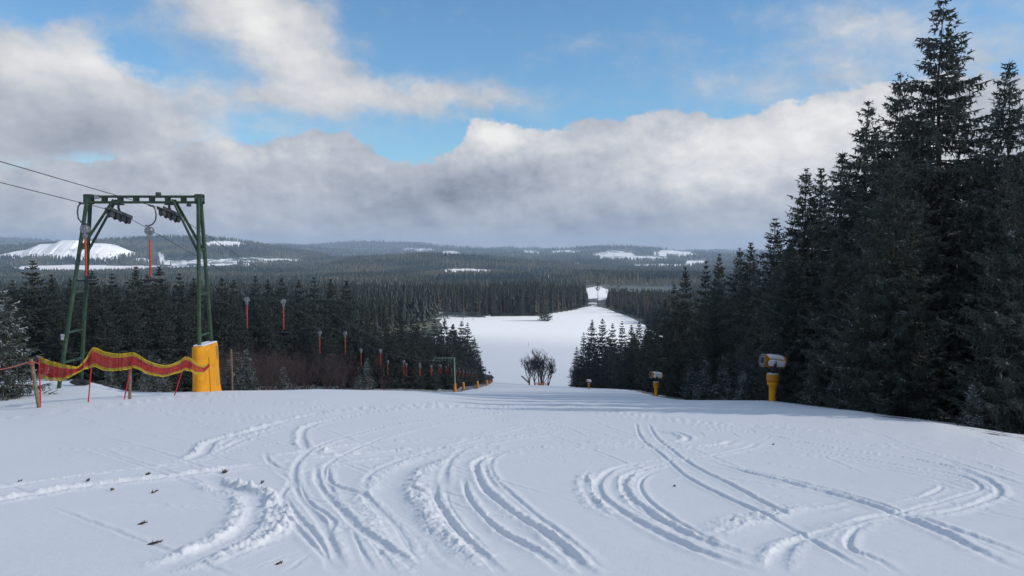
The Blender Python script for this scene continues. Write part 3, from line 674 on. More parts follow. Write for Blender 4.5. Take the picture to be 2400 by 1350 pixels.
for d0 in (24, 29, 35, 42, 50, 60, 72, 86):
    x = float(np.interp(d0, *PISTE_R)) + (3.2 if d0 > 26 else 5.6)
    while 1200 + F * x / d0 < 2560 and n < 72:
        d = d0 + rr.uniform(-2.5, 2.5) * (d0 / 40); xx = x + rr.uniform(-.6, .6); u = 1200 + F * xx / d
        vt = env(u) + rr.uniform(20, 130); p = P(u, vt, d); H = min(p.z - Tz(xx, d), 19)
        if H > 3.2:
            edge = (x - float(np.interp(d0, *PISTE_R))) < 4
            grow('spruce_tree', rr.choice(NEAR if d < 62 else MID), xx, d, H, 'dark spruce in the front row at the right snow edge' if edge else BAND,
                 'front row of spruces at the right snow edge' if edge else 'dense wood on the right', wide=rr.uniform(.9, 1.25)); n += 1
        x += rr.uniform(2.6, 4.2) * (1 + d0 / 90)
# nearer broad trees whose snowy lower branches reach across the right side
for x, d, H, lab in ((14.6, 22.5, 9.5, 'near spruce at the right picture edge with long snow-dusted lower branches'), (13.0, 27.5, 9, 'near spruce with long pale frosted boughs right of the large snow gun'), (17.5, 24.5, 12, 'broad spruce with frosted boughs behind the near right one')):
    grow('spruce_tree', LOWB[0], x, d, H, lab, 'near spruces with frosted boughs')
# small frosted spruces at the foot of the right wood
for u, d, H in ((1700, 44, 2.6), (1745, 42, 1.9), (1905, 33, 2.0), (1960, 32, 1.5), (2010, 31, 2.3), (2075, 29, 1.8), (2150, 27, 1.4), (1655, 52, 3.), (1620, 60, 3.2), (2290, 22, 1.4)):
    x = (u - 1200) / F * d; grow('young_spruce', FROST[n % 2], x, d, H, 'small frosted spruce at the foot of the right wood', 'young frosted spruces under the right wood', cat='young spruce'); n += 1
# lower right block beyond the second snow gun
G_RB = 'spruces of the far right block above the valley field'
TOPS = [(1352, 812, 290), (1368, 778, 280), (1388, 748, 262), (1412, 745, 250), (1436, 757, 244), (1458, 752, 238), (1480, 760, 222), (1498, 752, 205), (1520, 745, 180), (1535, 725, 160), (1560, 700, 140)]
for i, (u, v, d) in enumerate(TOPS):
    grow_to('spruce_tree', MID[i % 4], u, v, d, ('first', 'second', 'third', 'fourth', 'fifth', 'sixth', 'seventh', 'eighth', 'ninth', 'tenth', 'eleventh')[i] + ' spruce tip from the left in the block right of the bare tree clump', G_RB, wide=1.1)
for i in range(34):
    d = rr.uniform(105, 285); x = float(np.interp(d, *PISTE_R)) + rr.uniform(1.5, 16); u = 1200 + F * x / d
    if u < 1365: continue
    vt = float(np.interp(u, [1340, 1400, 1500, 1560, 1700], [850, 775, 775, 725, 650])) + rr.uniform(0, 50); p = P(u, vt, d); H = p.z - Tz(x, d)
    if H > 4: grow('spruce_tree', MID[i % 4], x, d, min(H, 26), 'dark spruce inside the far right block above the valley field', G_RB, wide=rr.uniform(1., 1.4))

# left side: frosted spruce at the picture edge and tall wood behind the lift
grow_to('spruce_tree', FROST[0], 6, 672, 27.5, 'frost-covered spruce at the left picture edge beside the wooden fence post', 'frosted spruces on the left', wide=1.25)
grow_to('spruce_tree', FROST[1], -60, 600, 30, 'frosted spruce cut off by the left picture edge', 'frosted spruces on the left', wide=1.2)
SKY_L = [(75, 608, 92), (30, 655, 100), (120, 640, 96), (165, 650, 110), (215, 632, 105), (262, 640, 118), (318, 622, 120), (345, 640, 128), (372, 622, 116), (420, 640, 132), (455, 650, 140), (520, 648, 150), (548, 655, 165),
         (598, 646, 170), (628, 655, 185), (660, 648, 190), (700, 655, 200), (735, 650, 210), (775, 652, 220), (812, 655, 230)]
nth = ('first second third fourth fifth sixth seventh eighth ninth tenth eleventh twelfth thirteenth fourteenth fifteenth sixteenth seventeenth eighteenth nineteenth twentieth').split()
for i, (u, v, d) in enumerate(SKY_L):
    grow_to('spruce_tree', MID[i % 4], u, v, d, 'spruce tip breaking the skyline of the wood behind the lift, ' + nth[i] + ' from the left', 'skyline spruces behind the lift', wide=1.25 if i else 1.5)
cnt = 0
for i in range(400):
    if cnt >= 78: break
    u = rr.uniform(-60, 880); d = rr.uniform(80, 240) if u < 470 else rr.uniform(150, 330); x = (u - 1200) / F * d
    vt = float(np.interp(u, [0, 300, 500, 700, 900], [665, 665, 672, 685, 705])) + rr.uniform(0, 75) ; p = P(u, vt, d); H = p.z - Tz(x, d)
    if H < 5 or H > 27: continue
    grow('spruce_tree', MID[i % 4], x, d, H, 'dark spruce inside the wood behind the ski lift', 'wood behind the lift', wide=rr.uniform(1.1, 1.5)); cnt += 1
# block at the lower end of the lift
LT = [(868, 742, 200), (905, 735, 215), (938, 728, 225), (968, 745, 235), (995, 752, 245), (1018, 748, 250), (1042, 745, 262), (1062, 758, 285), (1082, 752, 300), (1096, 756, 315), (1112, 790, 330), (1124, 830, 345)]
for i, (u, v, d) in enumerate(LT):
    grow_to('spruce_tree', MID[i % 4], u, v, d, nth[i] + ' spruce from the left in the block at the lower end of the lift', 'spruce block at the lower end of the lift', wide=1.35)
for i in range(62):
    d = rr.uniform(140, 335); u = rr.uniform(800, 1092); x = (u - 1200) / F * d
    if x > -15.5: continue
    vt = 752 + rr.uniform(0, 55) ; p = P(u, vt, d); H = p.z - Tz(x, d)
    if H > 5: grow('spruce_tree', MID[i % 4], x, d, min(H, 27), 'dark spruce deep inside the block at the lower end of the lift', 'spruce block at the lower end of the lift', wide=rr.uniform(1., 1.4))
# small frosted spruces in the hollow below the crest
for i in range(15):
    u = rr.uniform(525, 880); d = rr.uniform(44, 60); x = (u - 1200) / F * d
    if x > -15.8 and x < -10: x -= 5
    grow('young_spruce', FROST[i % 2], x, d, rr.uniform(1.8, 3.4), 'small frosted spruce in the hollow behind the snow crest', 'young frosted spruces in the hollow', cat='young spruce')
for u, d, H in ((250, 42, 1.6), (330, 40, 1.5), (380, 38, 1.8), (290, 46, 2.2)):
    x = (u - 1200) / F * d; grow('young_spruce', FROST[int(d) % 2], x, d, H, 'small frosted spruce between the lift legs behind the net fence', 'young frosted spruces between the lift legs', cat='young spruce')
# far edge of the valley field: pines and spruces with visible trunks
cnt = 0
for i in range(62):
    u = 800 + i * 9.3 + rr.uniform(-4, 4); fe = float(np.interp(u, [900, 1050, 1150, 1270, 1340, 1390], [722, 738, 752, 765, 835, 905])) + rr.uniform(2, 26); x = (u - 1200) / F * fe
    if u > 1375: break
    if i % 3 == 0: grow('spruce_tree', FARP[i % 4], x, fe, rr.uniform(21, 28), 'spruce in the row along the far edge of the valley field', 'tree row along the far edge of the valley field', wide=1.3)
    else: grow('pine_tree', PINE[i % 3], x, fe, rr.uniform(24, 30), 'bare-stemmed pine in the row along the far edge of the valley field', 'pine row along the far edge of the valley field', cat='pine tree')
for i in range(34):                          # right of the field corner
    u = rr.uniform(1400, 1640); fe = float(np.interp(u, [1400, 1500, 1640], [890, 720, 620])) + rr.uniform(0, 60); x = (u - 1200) / F * fe
    grow('pine_tree', PINE[i % 3], x, fe, rr.uniform(22, 27), 'bare-stemmed pine beyond the right corner of the valley field', 'pines beyond the right corner of the valley field', cat='pine tree')
for u, v, d in ((1283, 695, 700), (1271, 700, 705)): grow_to('spruce_tree', FARP[0], u, v, d, 'small spruce standing forward on the far edge of the valley field', 'forward spruces on the field edge', wide=1.5)
for i in range(14):
    u = 835 + i * 8 + rr.uniform(-3, 3); d = rr.uniform(470, 560); x = (u - 1200) / F * d; grow('pine_tree', PINE[i % 3], x, d, rr.uniform(25, 29), 'tall reddish-stemmed pine in the sunlit gap of the middle wood', 'reddish-stemmed pines of the middle wood', cat='pine tree')

# ------------------------------------------------------------------ the masses of far trees
def low_tree(seed, lay, nseg):
    g = np.random.default_rng(seed); V = []; z0 = .12
    for l in range(lay):
        f = l / lay; r = .19 * (1 - f) ** .85 + .008; zb = z0 + (1 - z0) * f; zt = min(1., zb + (1 - z0) / lay * 2.0)
        a = np.sort(g.random(nseg) * 6.283 / nseg * .5 + np.arange(nseg) * 6.283 / nseg); 
        for i in range(nseg):
            rr_ = r * g.uniform(.7, 1.25); da = 6.283 / nseg * .75
            V += [(0, 0, zt), (math.cos(a[i]) * rr_, math.sin(a[i]) * rr_, zb + g.uniform(-.02, .02)), (math.cos(a[i] + da) * rr_ * .9, math.sin(a[i] + da) * rr_ * .9, zb + g.uniform(-.03, .02))]
    V += [(-.012, 0, 0), (.012, 0, 0), (0, 0, .5), (0, -.012, 0), (0, .012, 0), (0, 0, .5)]
    return np.array(V)
def mass(name, x, y, h, protos, label, m=None):
    V = []
    pid = RNG.integers(0, len(protos), len(x)); th = RNG.uniform(0, 6.283, len(x)); z = T(x, y) - .3; w = RNG.uniform(.85, 1.35, len(x))
    for k, pr in enumerate(protos):
        s = pid == k
        if not s.any(): continue
        c, si = np.cos(th[s])[:, None], np.sin(th[s])[:, None]; hh = h[s][:, None]; ww = w[s][:, None] * hh
        X = (pr[None, :, 0] * c - pr[None, :, 1] * si) * ww + x[s][:, None]; Y = (pr[None, :, 0] * si + pr[None, :, 1] * c) * ww + y[s][:, None]; Z = pr[None, :, 2] * hh + z[s][:, None]
        V.append(np.stack([X, Y, Z], 2).reshape(-1, 3))
    v, f = soup(np.concatenate(V)); link(name, npmesh(name, v, f, m or M_needle), label=label, cat='forest', kind='stuff')
def scatter(nn, d0, d1, u0, u1, keep=.5):
    d = np.exp(RNG.uniform(math.log(d0), math.log(d1), nn)); u = RNG.uniform(u0, u1, nn); x = (u - 1200) / F * d
    s = snow_amount(x, d) < .44
    return x[s], d[s], u[s]
# ground under the middle wood is open where snow_amount says so
x, y, u = scatter(30000, 330, 1700, -120, 2000)
fe = np.interp(u, [780, 1050, 1150, 1270, 1340, 1390, 1420, 1500, 1560, 1700], [470, 738, 752, 765, 835, 905, 880, 720, 560, 500])
ok = (y > fe + 8) & ~((u > 1378) & (u < 1425) & (y > 880) & (y < 1500)) & ~((u > 1375) & (u < 1600) & (y > 1150) & (y < 1560)) & (RNG.random(len(x)) < np.clip(y / 900, .35, 1))
LOW = [low_tree(i, 6, 6) for i in range(5)]
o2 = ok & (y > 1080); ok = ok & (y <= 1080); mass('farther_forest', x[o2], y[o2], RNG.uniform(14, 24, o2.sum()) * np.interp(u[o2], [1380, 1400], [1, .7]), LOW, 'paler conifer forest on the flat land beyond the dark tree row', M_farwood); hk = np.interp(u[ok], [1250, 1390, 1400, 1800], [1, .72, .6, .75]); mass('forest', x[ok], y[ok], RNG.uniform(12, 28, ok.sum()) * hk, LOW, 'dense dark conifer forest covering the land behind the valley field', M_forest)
x, y, u = scatter(52000, 1700, 5200, -150, 1950)
LOW2 = [low_tree(20 + i, 3, 5) for i in range(4)]
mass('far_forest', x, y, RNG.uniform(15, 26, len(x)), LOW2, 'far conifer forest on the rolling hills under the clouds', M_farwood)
x, y, u = scatter(16000, 5200, 9800, -150, 1950)
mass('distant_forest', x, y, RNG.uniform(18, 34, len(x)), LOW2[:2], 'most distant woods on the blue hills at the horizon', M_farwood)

# ------------------------------------------------------------------ bare trees and thicket
def bare(seed, H, stems, spread, depth=5, r0=.07, rmin=0., upw=.5):
    g = random.Random(seed); mb = MB()
    def br(p, d, L, r, k):
        n = 3; pts = [p]; q = p.copy(); dd = d.copy()
        for i in range(n):
            dd = (dd + Vector((g.gauss(0, .13), g.gauss(0, .13), g.gauss(.04, .08)))).normalized(); q = q + dd * L / n; pts.append(q.copy())
        mb.tube(pts, [max(rmin, r * (1 - .45 * i / n)) for i in range(n + 1)], 5 if k > 3 else 3, cap=False)
        if k <= 0: return
        for j in range(g.choice((2, 3, 3)) + (1 if k <= 2 else 0)):
            i = g.choice((1, 2, 3)) if j else 3; a = g.uniform(0, 6.283); s = g.uniform(.28, .7)
            nd = (dd + Vector((math.cos(a) * s, math.sin(a) * s, g.uniform(-.1, .35) * upw))).normalized()
            br(pts[i], nd, L * g.uniform(.55, .82), r * .55, k - 1)
    for s in range(stems):
        a = g.uniform(0, 6.283); o = Vector((math.cos(a), math.sin(a), 0)) * spread * g.uniform(.1, 1)
        br(o + Vector((0, 0, -.3)), Vector((math.cos(a) * .12 * spread, math.sin(a) * .12 * spread, 1)).normalized(), H * g.uniform(.27, .36), r0, depth)
    zmax = max(v[2] for v in mb.v); k = H / zmax
    mb.v = [(a * k, b * k, c * k) for a, b, c in mb.v]; return mb
def plant_bare(name, me, x, y, k, label, group, cat='bare tree'):
    o = link(name, me, label=label, cat=cat, group=group); o.location = (x, y, Tz(x, y) - .1); o.rotation_euler[2] = RNG.uniform(0, 6.28); o.scale = (k, k, k); return o
B_BIG = [bare(31 + i, 16, 3, 1.0, 6, .28, rmin=.017, upw=1.7).mesh('bare_tree', M_twig) for i in range(3)]
for u, v, d, lab in ((1266, 813, 352, 'tallest bare tree of the clump in the middle of the valley field'), (1243, 838, 348, 'smaller bare tree on the left side of the clump in the valley'), (1284, 832, 350, 'bare tree on the right side of the clump in the valley'),
                     (1256, 824, 356, 'bare tree in the clump left of its tallest tree'), (1274, 822, 354, 'bare tree in the clump right of its tallest tree')):
    p = P(u, v, d); i = int(u) % 3; H = p.z - Tz(p.x, d); plant_bare('bare_tree', B_BIG[i], p.x, d, H / 16, lab, 'bare tree clump in the valley')
p = P(1349, 855, 262); plant_bare('bare_tree', B_BIG[1], p.x, 262, (p.z - Tz(p.x, 262)) / 16, 'pale bare tree on the left flank of the far right spruce block', None)
B_SM = [bare(61 + i, 6, 3, .8, 4, .035, upw=.8).mesh('bare_sapling', M_redtwig) for i in range(4)]
for i in range(100):
    u = rr.uniform(500, 930); d = rr.uniform(52, 98); x = (u - 1200) / F * d
    if -16.5 < x < -9: continue
    vt = rr.uniform(785, 832); p = P(u, vt, d); H = p.z - Tz(x, d)
    plant_bare('bare_sapling', B_SM[i % 4], x, d, max(H, 2.5) / 6, 'reddish bare sapling in the thicket behind the snow crest', 'reddish bare thicket behind the crest', 'sapling')
for i in range(14):
    u = rr.uniform(860, 1045); d = rr.uniform(90, 170); x = (u - 1200) / F * d
    if x > -16: continue
    plant_bare('bare_bush', B_SM[i % 4], x, d, rr.uniform(.25, .5), 'low bare bush on the snowy ground left of the second lift pylon', 'bare bushes beside the lift track', 'bush')
for u, d, s in ((960, 700, 1.), (1045, 716, 1.2), (1110, 722, .8), (905, 640, 1.6), (985, 690, 1.8), (1085, 730, 1.6)):
    x = (u - 1200) / F * d; plant_bare('bare_tree', B_SM[int(u) % 4], x, d - 8, s * 2, 'reddish bare tree in front of the far forest edge', 'reddish bare trees at the far forest edge')

# ------------------------------------------------------------------ lift pylons
XA, XB = -15.1, -13.15
cabA = {}; 
def cable_z(y, side):
    ys = [-40, 20, 31, 45.4, 62.5, 79.7, 97, 131, 166, 230, 300, 361, 400]
    zs = [7.0, 2.2, 1.33, -2.05, -5.75, -9.35, -12.95, -18.6, -23.5, -34.8, -46.2, -54.6, -60]
    return float(np.interp(y, ys, zs)) + (.05 if side == 'B' else 0)
SP = .80
def pylon(name, d, label, pads, fine=True, group='lift pylons'):
    xl, xr = -16.25, -12.0; fl, fr = -17.2, -11.83
    zt = cable_z(d, 'A') + .62; e = empty(name, (-14.1, d, Tz(-14.1, d)), label=label, cat='lift pylon', group=group); o = e.location
    L = lambda x, y, z: (x - o.x, y - o.y, z - o.z)
    foot = lambda x, y: Tz(x, y) - .25
    for xt, xf in ((xl, fl), (xr, fr)):
        tops = [(xt, d - .12), (xt, d + .12)]; feet = [(xf, d - SP), (xf, d + SP)]
        for (tx, ty), (fx, fy) in zip(tops, feet):
            m = MB(); m.tube([L(fx, fy, foot(fx, fy)), L(tx, ty, zt - .1)],   .075 if fine else .13, 10)
            if fine: m.box(L(fx, fy, foot(fx, fy) + .22), (.36, .36, .05))
            m.build('leg', (M_green if fine else M_palegreen), e, True)
        zg = (foot(xf, d - 1) + foot(xf, d + 1)) / 2; H = zt - zg
        for f in ((.17, .32, .52, .74) if fine else (.3, .6)):
            x = xf + (xt - xf) * f; yy = SP + (.12 - SP) * f
            MB().tube([L(x, d - yy, zg + H * f), L(x, d + yy, zg + H * f)], .045, 6).build('rung', M_green, e, True)
        s = 1 if xt == xl else -1                      # inner braces
        f = .72; x = xf + (xt - xf) * f; yy = SP + (.12 - SP) * f
        for q in (-1, 1): MB().tube([L(x, d + yy * q, zg + H * f), L(xt + s * 1.0, d + .1 * q, zt - .12)], .055, 6).build('brace', M_green, e, True)
    m = MB()                                           # top beam: two chords, webs
    for zz in (0, -.22): m.box(L((xl + xr) / 2, d, zt + zz), (xr - xl + .3, .26, .085), bev=.01)
    for k in range(8): m.box(L(xl + (xr - xl) * k / 7, d, zt - .11), (.16, .2, .14))
    m.box(L(xl, d, zt - .1), (.3, .3, .38), bev=.02); m.box(L(xr, d, zt - .1), (.3, .3, .38), bev=.02)
    m.build('cross_beam', M_green if fine else M_palegreen, e)
    if fine:
        MB().box(L((xl + xr) / 2 + .55, d, zt + .10), (.16, .2, .13), bev=.02).build('junction_box', M_sheave, e)
        MB().box(L(xr - .35, d - .16, zt - .33), (.16, .06, .12)).build('floodlight', M_sheave, e)
        MB().box(L(xl + .38, d - .145, zt - .02), (.18, .03, .16)).build('number_plate', M_steel, e)
    for xx, sd in ((XA, 'A'), (XB, 'B')):                 # sheave trains
        zc = cable_z(d, sd); sl = -.15
        s = MB()
        for q in (-1, 1): s.box(L(xx + q * .11, d, zc - .02), (.03, 1.7, .12), rot=Matrix.Rotation(math.atan(sl), 3, 'X'))
        s.tube([L(xx - .02, d, zt - .25), L(xx - .02, d, zt - .42), L(xx + .02, d + .02, zc + .02)], .05, 6)
        s.box(L(xx, d, zt - .30), (.34, .2, .05))
        t = s.build('sheave_frame', M_sheave, e)
        for k in range(4):
            yy = (k - 1.5) * .44; w = MB(); w.lathe(L(xx - .05, d + yy, zc - .15 + yy * sl), (1, 0, 0), [(-.03, .05), (-.03, .16), (0, .165), (.04, .125), (.06, .125), (.10, .165), (.13, .16), (.13, .05)], 14)
            w.build('sheave', M_dark if k % 2 else M_sheave, t, True)
    for side in pads:
        xc = fr if side == 'right' else fl
        zg = min(Tz(xc, d - 1.1), Tz(xc, d + 1)) - .1; m = MB(); n = 20; rings = []
        for hh, gr in ((0, 1.22), (.12, 1.2), (.45, 1.06), (.9, 1.0), (1.9, .98), (2.08, .93), (2.12, .8)):
            ring = []
            for k in range(n):
                a = 2 * math.pi * k / n; c, s_ = math.cos(a), math.sin(a); ex = .72
                ring.append(Vector(L(xc - .02 + math.copysign(abs(c) ** ex, c) * .29 * gr + hh * -.02, d + math.copysign(abs(s_) ** ex, s_) * .98 * (gr * .5 + .5), zg + hh)))
            rings.append(ring)
        vs = sum(rings, []); fs = [(i * n + k, i * n + (k + 1) % n, (i + 1) * n + (k + 1) % n, (i + 1) * n + k) for i in range(len(rings) - 1) for k in range(n)] + [tuple((len(rings) - 1) * n + k for k in range(n))]
        m.add(vs, fs); pd = m.build('protective_pad', M_yellow if fine else M_gun, e, True)
        if fine:
            sm = MB(); sm.box(L(xc + .205, d + .45, zg + 1.72), (.04, .22, .55), bev=.015); sm.box(L(xc + .21, d + .4, zg + .95), (.03, .08, .7), bev=.01); sm.build('seam', M_brownpatch, pd)
            c2 = MB(); c2.box(L(xc - .05, d, zg + 2.14), (.40, 1.45, .05), bev=.02); c2.build('snow_cap', M_snow, pd)
    return e
p1 = pylon('lift_pylon', 31, 'large green steel lift pylon with one yellow padded leg, nearest on the left', ['right'])
sg = P(149, 790, 30.6); s = MB().box((sg.x + 14.1 , sg.y - 31, sg.z - p1.location.z), (.20, .02, .22)).build('sign_plate', M_white, p1)
pylon('lift_pylon', 166, 'second lift pylon down the slope with two orange padded legs', ['left', 'right'], False)
pylon('lift_pylon', 361, 'smallest lift pylon by the hut at the bottom of the slope', ['right'], False)
for sd, xx, lab in (('A', XA, 'left of the two lift cables running over the pylons down the slope'), ('B', XB, 'right of the two lift cables running over the pylons down the slope')):
    ys = list(np.concatenate([np.arange(-40, 31, 3.), [31], np.arange(33, 402, 4.)]))
    tag(MB().tube([(xx, y, cable_z(y, sd) + .02) for y in ys], .0125, 5).build('lift_cable', M_cable), lab, 'lift cable', 'lift cables')

# ------------------------------------------------------------------ hangers of the drag lift
def hanger(s):
    e = empty('drag_hanger', (0, 0, 0))
    m = MB(); pts = [(0, 0, 0), (s * .10, 0, -.02), (s * .17, 0, -.12), (s * .20, 0, -.32), (s * .17, 0, -.52), (s * .05, 0, -.66), (-s * .12, 0, -.72), (-s * .25, 0, -.71)]
    m.tube(pts, .026, 7); m.tube([(0, -.14, .03), (0, .14, .0)], .035, 6); m.build('hook_arm', M_sheave, e, True)
    b = MB(); b.lathe((-s * .09, -.10, -.90), (0, 1, 0), [(0, .06), (0, .14), (.03, .152), (.17, .152), (.20, .14), (.20, .06)], 18); d = b.build('spring_box', M_steel, e, True)
    MB().lathe((-s * .09, -.115, -.90), (0, 1, 0), [(0, .03), (0, .07), (.02, .075), (.03, .06)], 14).build('spring_cover', M_steel, d, True)
    MB().lathe((-s * .09, 0, -1.06), (0, 0, -1), [(0, .07), (.02, .09), (.14, .07), (.18, .045)], 12)  .build('funnel', M_steel, e, True)
    MB().lathe((-s * .09, 0, -1.2), (0, 0, -1), [(0, .030), (.02, .036), (1.30, .032), (1.34, .02)], 10).build('guide_tube', M_orange, e, True)
    t = MB(); t.tube([(-s * .09 - .46, .06, -2.68), (-s * .09 - .30, .01, -2.72), (-s * .09, 0, -2.70), (-s * .09 + .30, .01, -2.72), (-s * .09 + .46, .06, -2.66)], .028, 7); t.tube([(-s * .09, 0, -2.5), (-s * .09, 0, -2.72)], .02, 6)
    t.build('tow_bar', M_dark, e, True)
    return e
for sd, xx, s, y0 in (('A', XA, -1, 28.35), ('B', XB, 1, 29.4)):
    base = hanger(s); side = 'left' if sd == 'A' else 'right'
    for k in range(19):
        o = base if k == 0 else copy_tree(base)
        y = y0 + 17.05 * k; o.location = (xx, y, cable_z(y, sd)); o.rotation_euler = (0, 0, (-.25, .2, -.1, .35)[k % 4] * .8)
        if k == 0: lab = 'orange-tubed drag hanger beside the top of the near pylon leg' if sd == 'A' else 'orange-tubed drag hanger between the two legs of the near pylon'
        elif k < 8: lab = f'orange-tubed drag hanger on the {side} cable, {nth[k - 1]} below the near pylon'
        else: lab = f'tiny far drag hanger on the {side} cable beyond the second pylon'
        tag(o, lab, 'lift hanger', 'drag lift hangers')

# ------------------------------------------------------------------ net fence
def slant_pole(name, u0, v0, u1, v1, d, r, m, label, group, cat):
    a = P(u0, v0, d); b = P(u1, v1, d); b.z = Tz(b.x, b.y) - .12; e = (a - b)
    mb = MB(); mb.tube([(0, 0, 0), e * .5, e], [r, r * .96, r * .9], 9); o = mb.build(name, m, None, True); o.location = b
    return tag(o, label, cat, group)
gp = 'red fence poles'
slant_pole('wooden_post', 73, 841, 92, 952, 23.8, .055, M_wood, 'thick leaning wooden post left of the net fence, tied with rope', 'wooden fence posts', 'post')
slant_pole('wooden_post', 305, 862, 304, 934, 25.6, .05, M_wood, 'upright wooden post under the middle of the net fence', 'wooden fence posts', 'post')
slant_pole('fence_pole', 92, 837, 95, 950, 24.0, .02, M_red, 'red pole at the left end of the net fence', gp, 'fence pole')
slant_pole('fence_pole', 218, 814, 206, 941, 24.6, .02, M_red, 'tall red pole at the highest point of the net fence', gp, 'fence pole')
slant_pole('fence_pole', 314, 825, 289, 934, 25.4, .02, M_red, 'leaning red pole beside the upright wooden post', gp, 'fence pole')
slant_pole('fence_pole', 438, 835, 406, 924, 27.0, .02, M_red, 'leaning red pole just left of the yellow pad', gp, 'fence pole')
slant_pole('fence_pole', 489, 837, 494, 916, 28.2, .02, M_gun, 'orange pole in front of the yellow pad', gp, 'fence pole')
slant_pole('marker_pole', 542, 819, 545, 914, 38, .05, M_wood, 'thin weathered pole standing alone right of the yellow pad', None, 'pole')
p = P(543, 960, 46)
TOPL = [(92, 838), (130, 850), (165, 858), (183, 859), (200, 842), (218, 816), (250, 826), (280, 830), (313, 827), (345, 845), (375, 855), (400, 855), (420, 846), (438, 836), (460, 850), (478, 857), (490, 848)]
BOTL = [(91, 882), (115, 891), (140, 892), (165, 884), (185, 872), (218, 860), (250, 868), (280, 868), (313, 862), (345, 875), (375, 881), (400, 880), (420, 872), (438, 867), (460, 876), (478, 874), (490, 862)]
def net():
    du = lambda u: float(np.interp(u, [92, 218, 313, 438, 490], [24, 24.6, 25.4, 27, 28.1]))
    tp = smooth_line(TOPL, 8); n = 150; uu = np.linspace(91, 491, n)
    bt = smooth_line(BOTL, 8); tv = np.interp(uu, tp[:, 0], tp[:, 1]); bv = np.interp(uu, bt[:, 0], bt[:, 1])
    rows = 15; jit = (vnoise(uu / 9., uu * 0 + 3) - .5) * 3.2 + (vnoise(uu / 3.5, uu * 0 + 8) - .5) * 1.6; grid = [[P(uu[i], tv[i] + jit[i] * (.25 + .75 * j / rows) + (bv[i] - tv[i]) * j / (rows - 1), du(uu[i]) + .05 * math.sin(j * .5 + i * .12) + jit[i] * .03) for j in range(rows)] for i in range(n)]
    e = empty('safety_net', (grid[0][0].x, grid[0][0].y, Tz(grid[0][0].x, grid[0][0].y)), label='red safety net with yellow borders sagging between the poles by the near pylon', cat='safety net'); o = e.location
    yel, red = MB(), MB()
    def strand(mb, ps, w):
        mb.add([p_ - o + Vector((0, 0, s * w)) for p_ in ps for s in (-.5, .5)], [(2 * i, 2 * i + 1, 2 * i + 3, 2 * i + 2) for i in range(len(ps) - 1)])
    def vstrand(mb, ps, w):
        mb.add([p_ - o + Vector((s * w, 0, 0)) for p_ in ps for s in (-.5, .5)], [(2 * i, 2 * i + 1, 2 * i + 3, 2 * i + 2) for i in range(len(ps) - 1)])
    for j in range(rows):
        m = yel if j <= 3 or j >= rows - 3 else red
        strand(m, [grid[i][j] for i in range(n)], .024 if j in (0, rows - 1) else (.014 if m is yel else .018))
    for i in range(0, n):
        vstrand(yel, [grid[i][j] for j in range(0, 4)], .013); vstrand(red, [grid[i][j] for j in range(3, rows - 2)], .016); vstrand(yel, [grid[i][j] for j in range(rows - 3, rows)], .013)
    yel.build('border_mesh', M_netyel, e); red.build('net_mesh', M_netred, e)
net()
a = P(74, 847, 23.75); b = P(-90, 872, 22.5); ps = [a.lerp(b, t) + Vector((0, 0, -.10 * math.sin(math.pi * t))) for t in np.linspace(0, 1, 12)]
m = MB(); m.tube(ps, .016, 6)
for t in range(3): m.tube([a + Vector((math.cos(q) * .068, math.sin(q) * .068, -.02 - .03 * t)) for q in np.linspace(0, 6.28, 12)], .016, 5)
a2 = P(92, 850, 23.9); m.tube([a + Vector((.06, 0, 0)), a2 + Vector((0, 0, -.05)), a2], .012, 5)
tag(m.build('rope', M_rope, None, True), 'reddish rope tied round the leaning wooden post and running off to the left', 'rope')
# dark board half sunk in snow
q = P(188, 905, 31.5); m = MB(); m.box((0, 0, .1), (.55, .5, .05), rot=Matrix.Rotation(.35, 3, 'Y') @ Matrix.Rotation(.25, 3, 'X')); m.box((.12, .1, .06), (.3, .4, .16), bev=.03)
o = m.build('black_board', M_dark); o.location = (q.x, q.y, Tz(q.x, q.y) + .02); tag(o, 'black board lying in the snow between the legs of the near pylon', 'board')

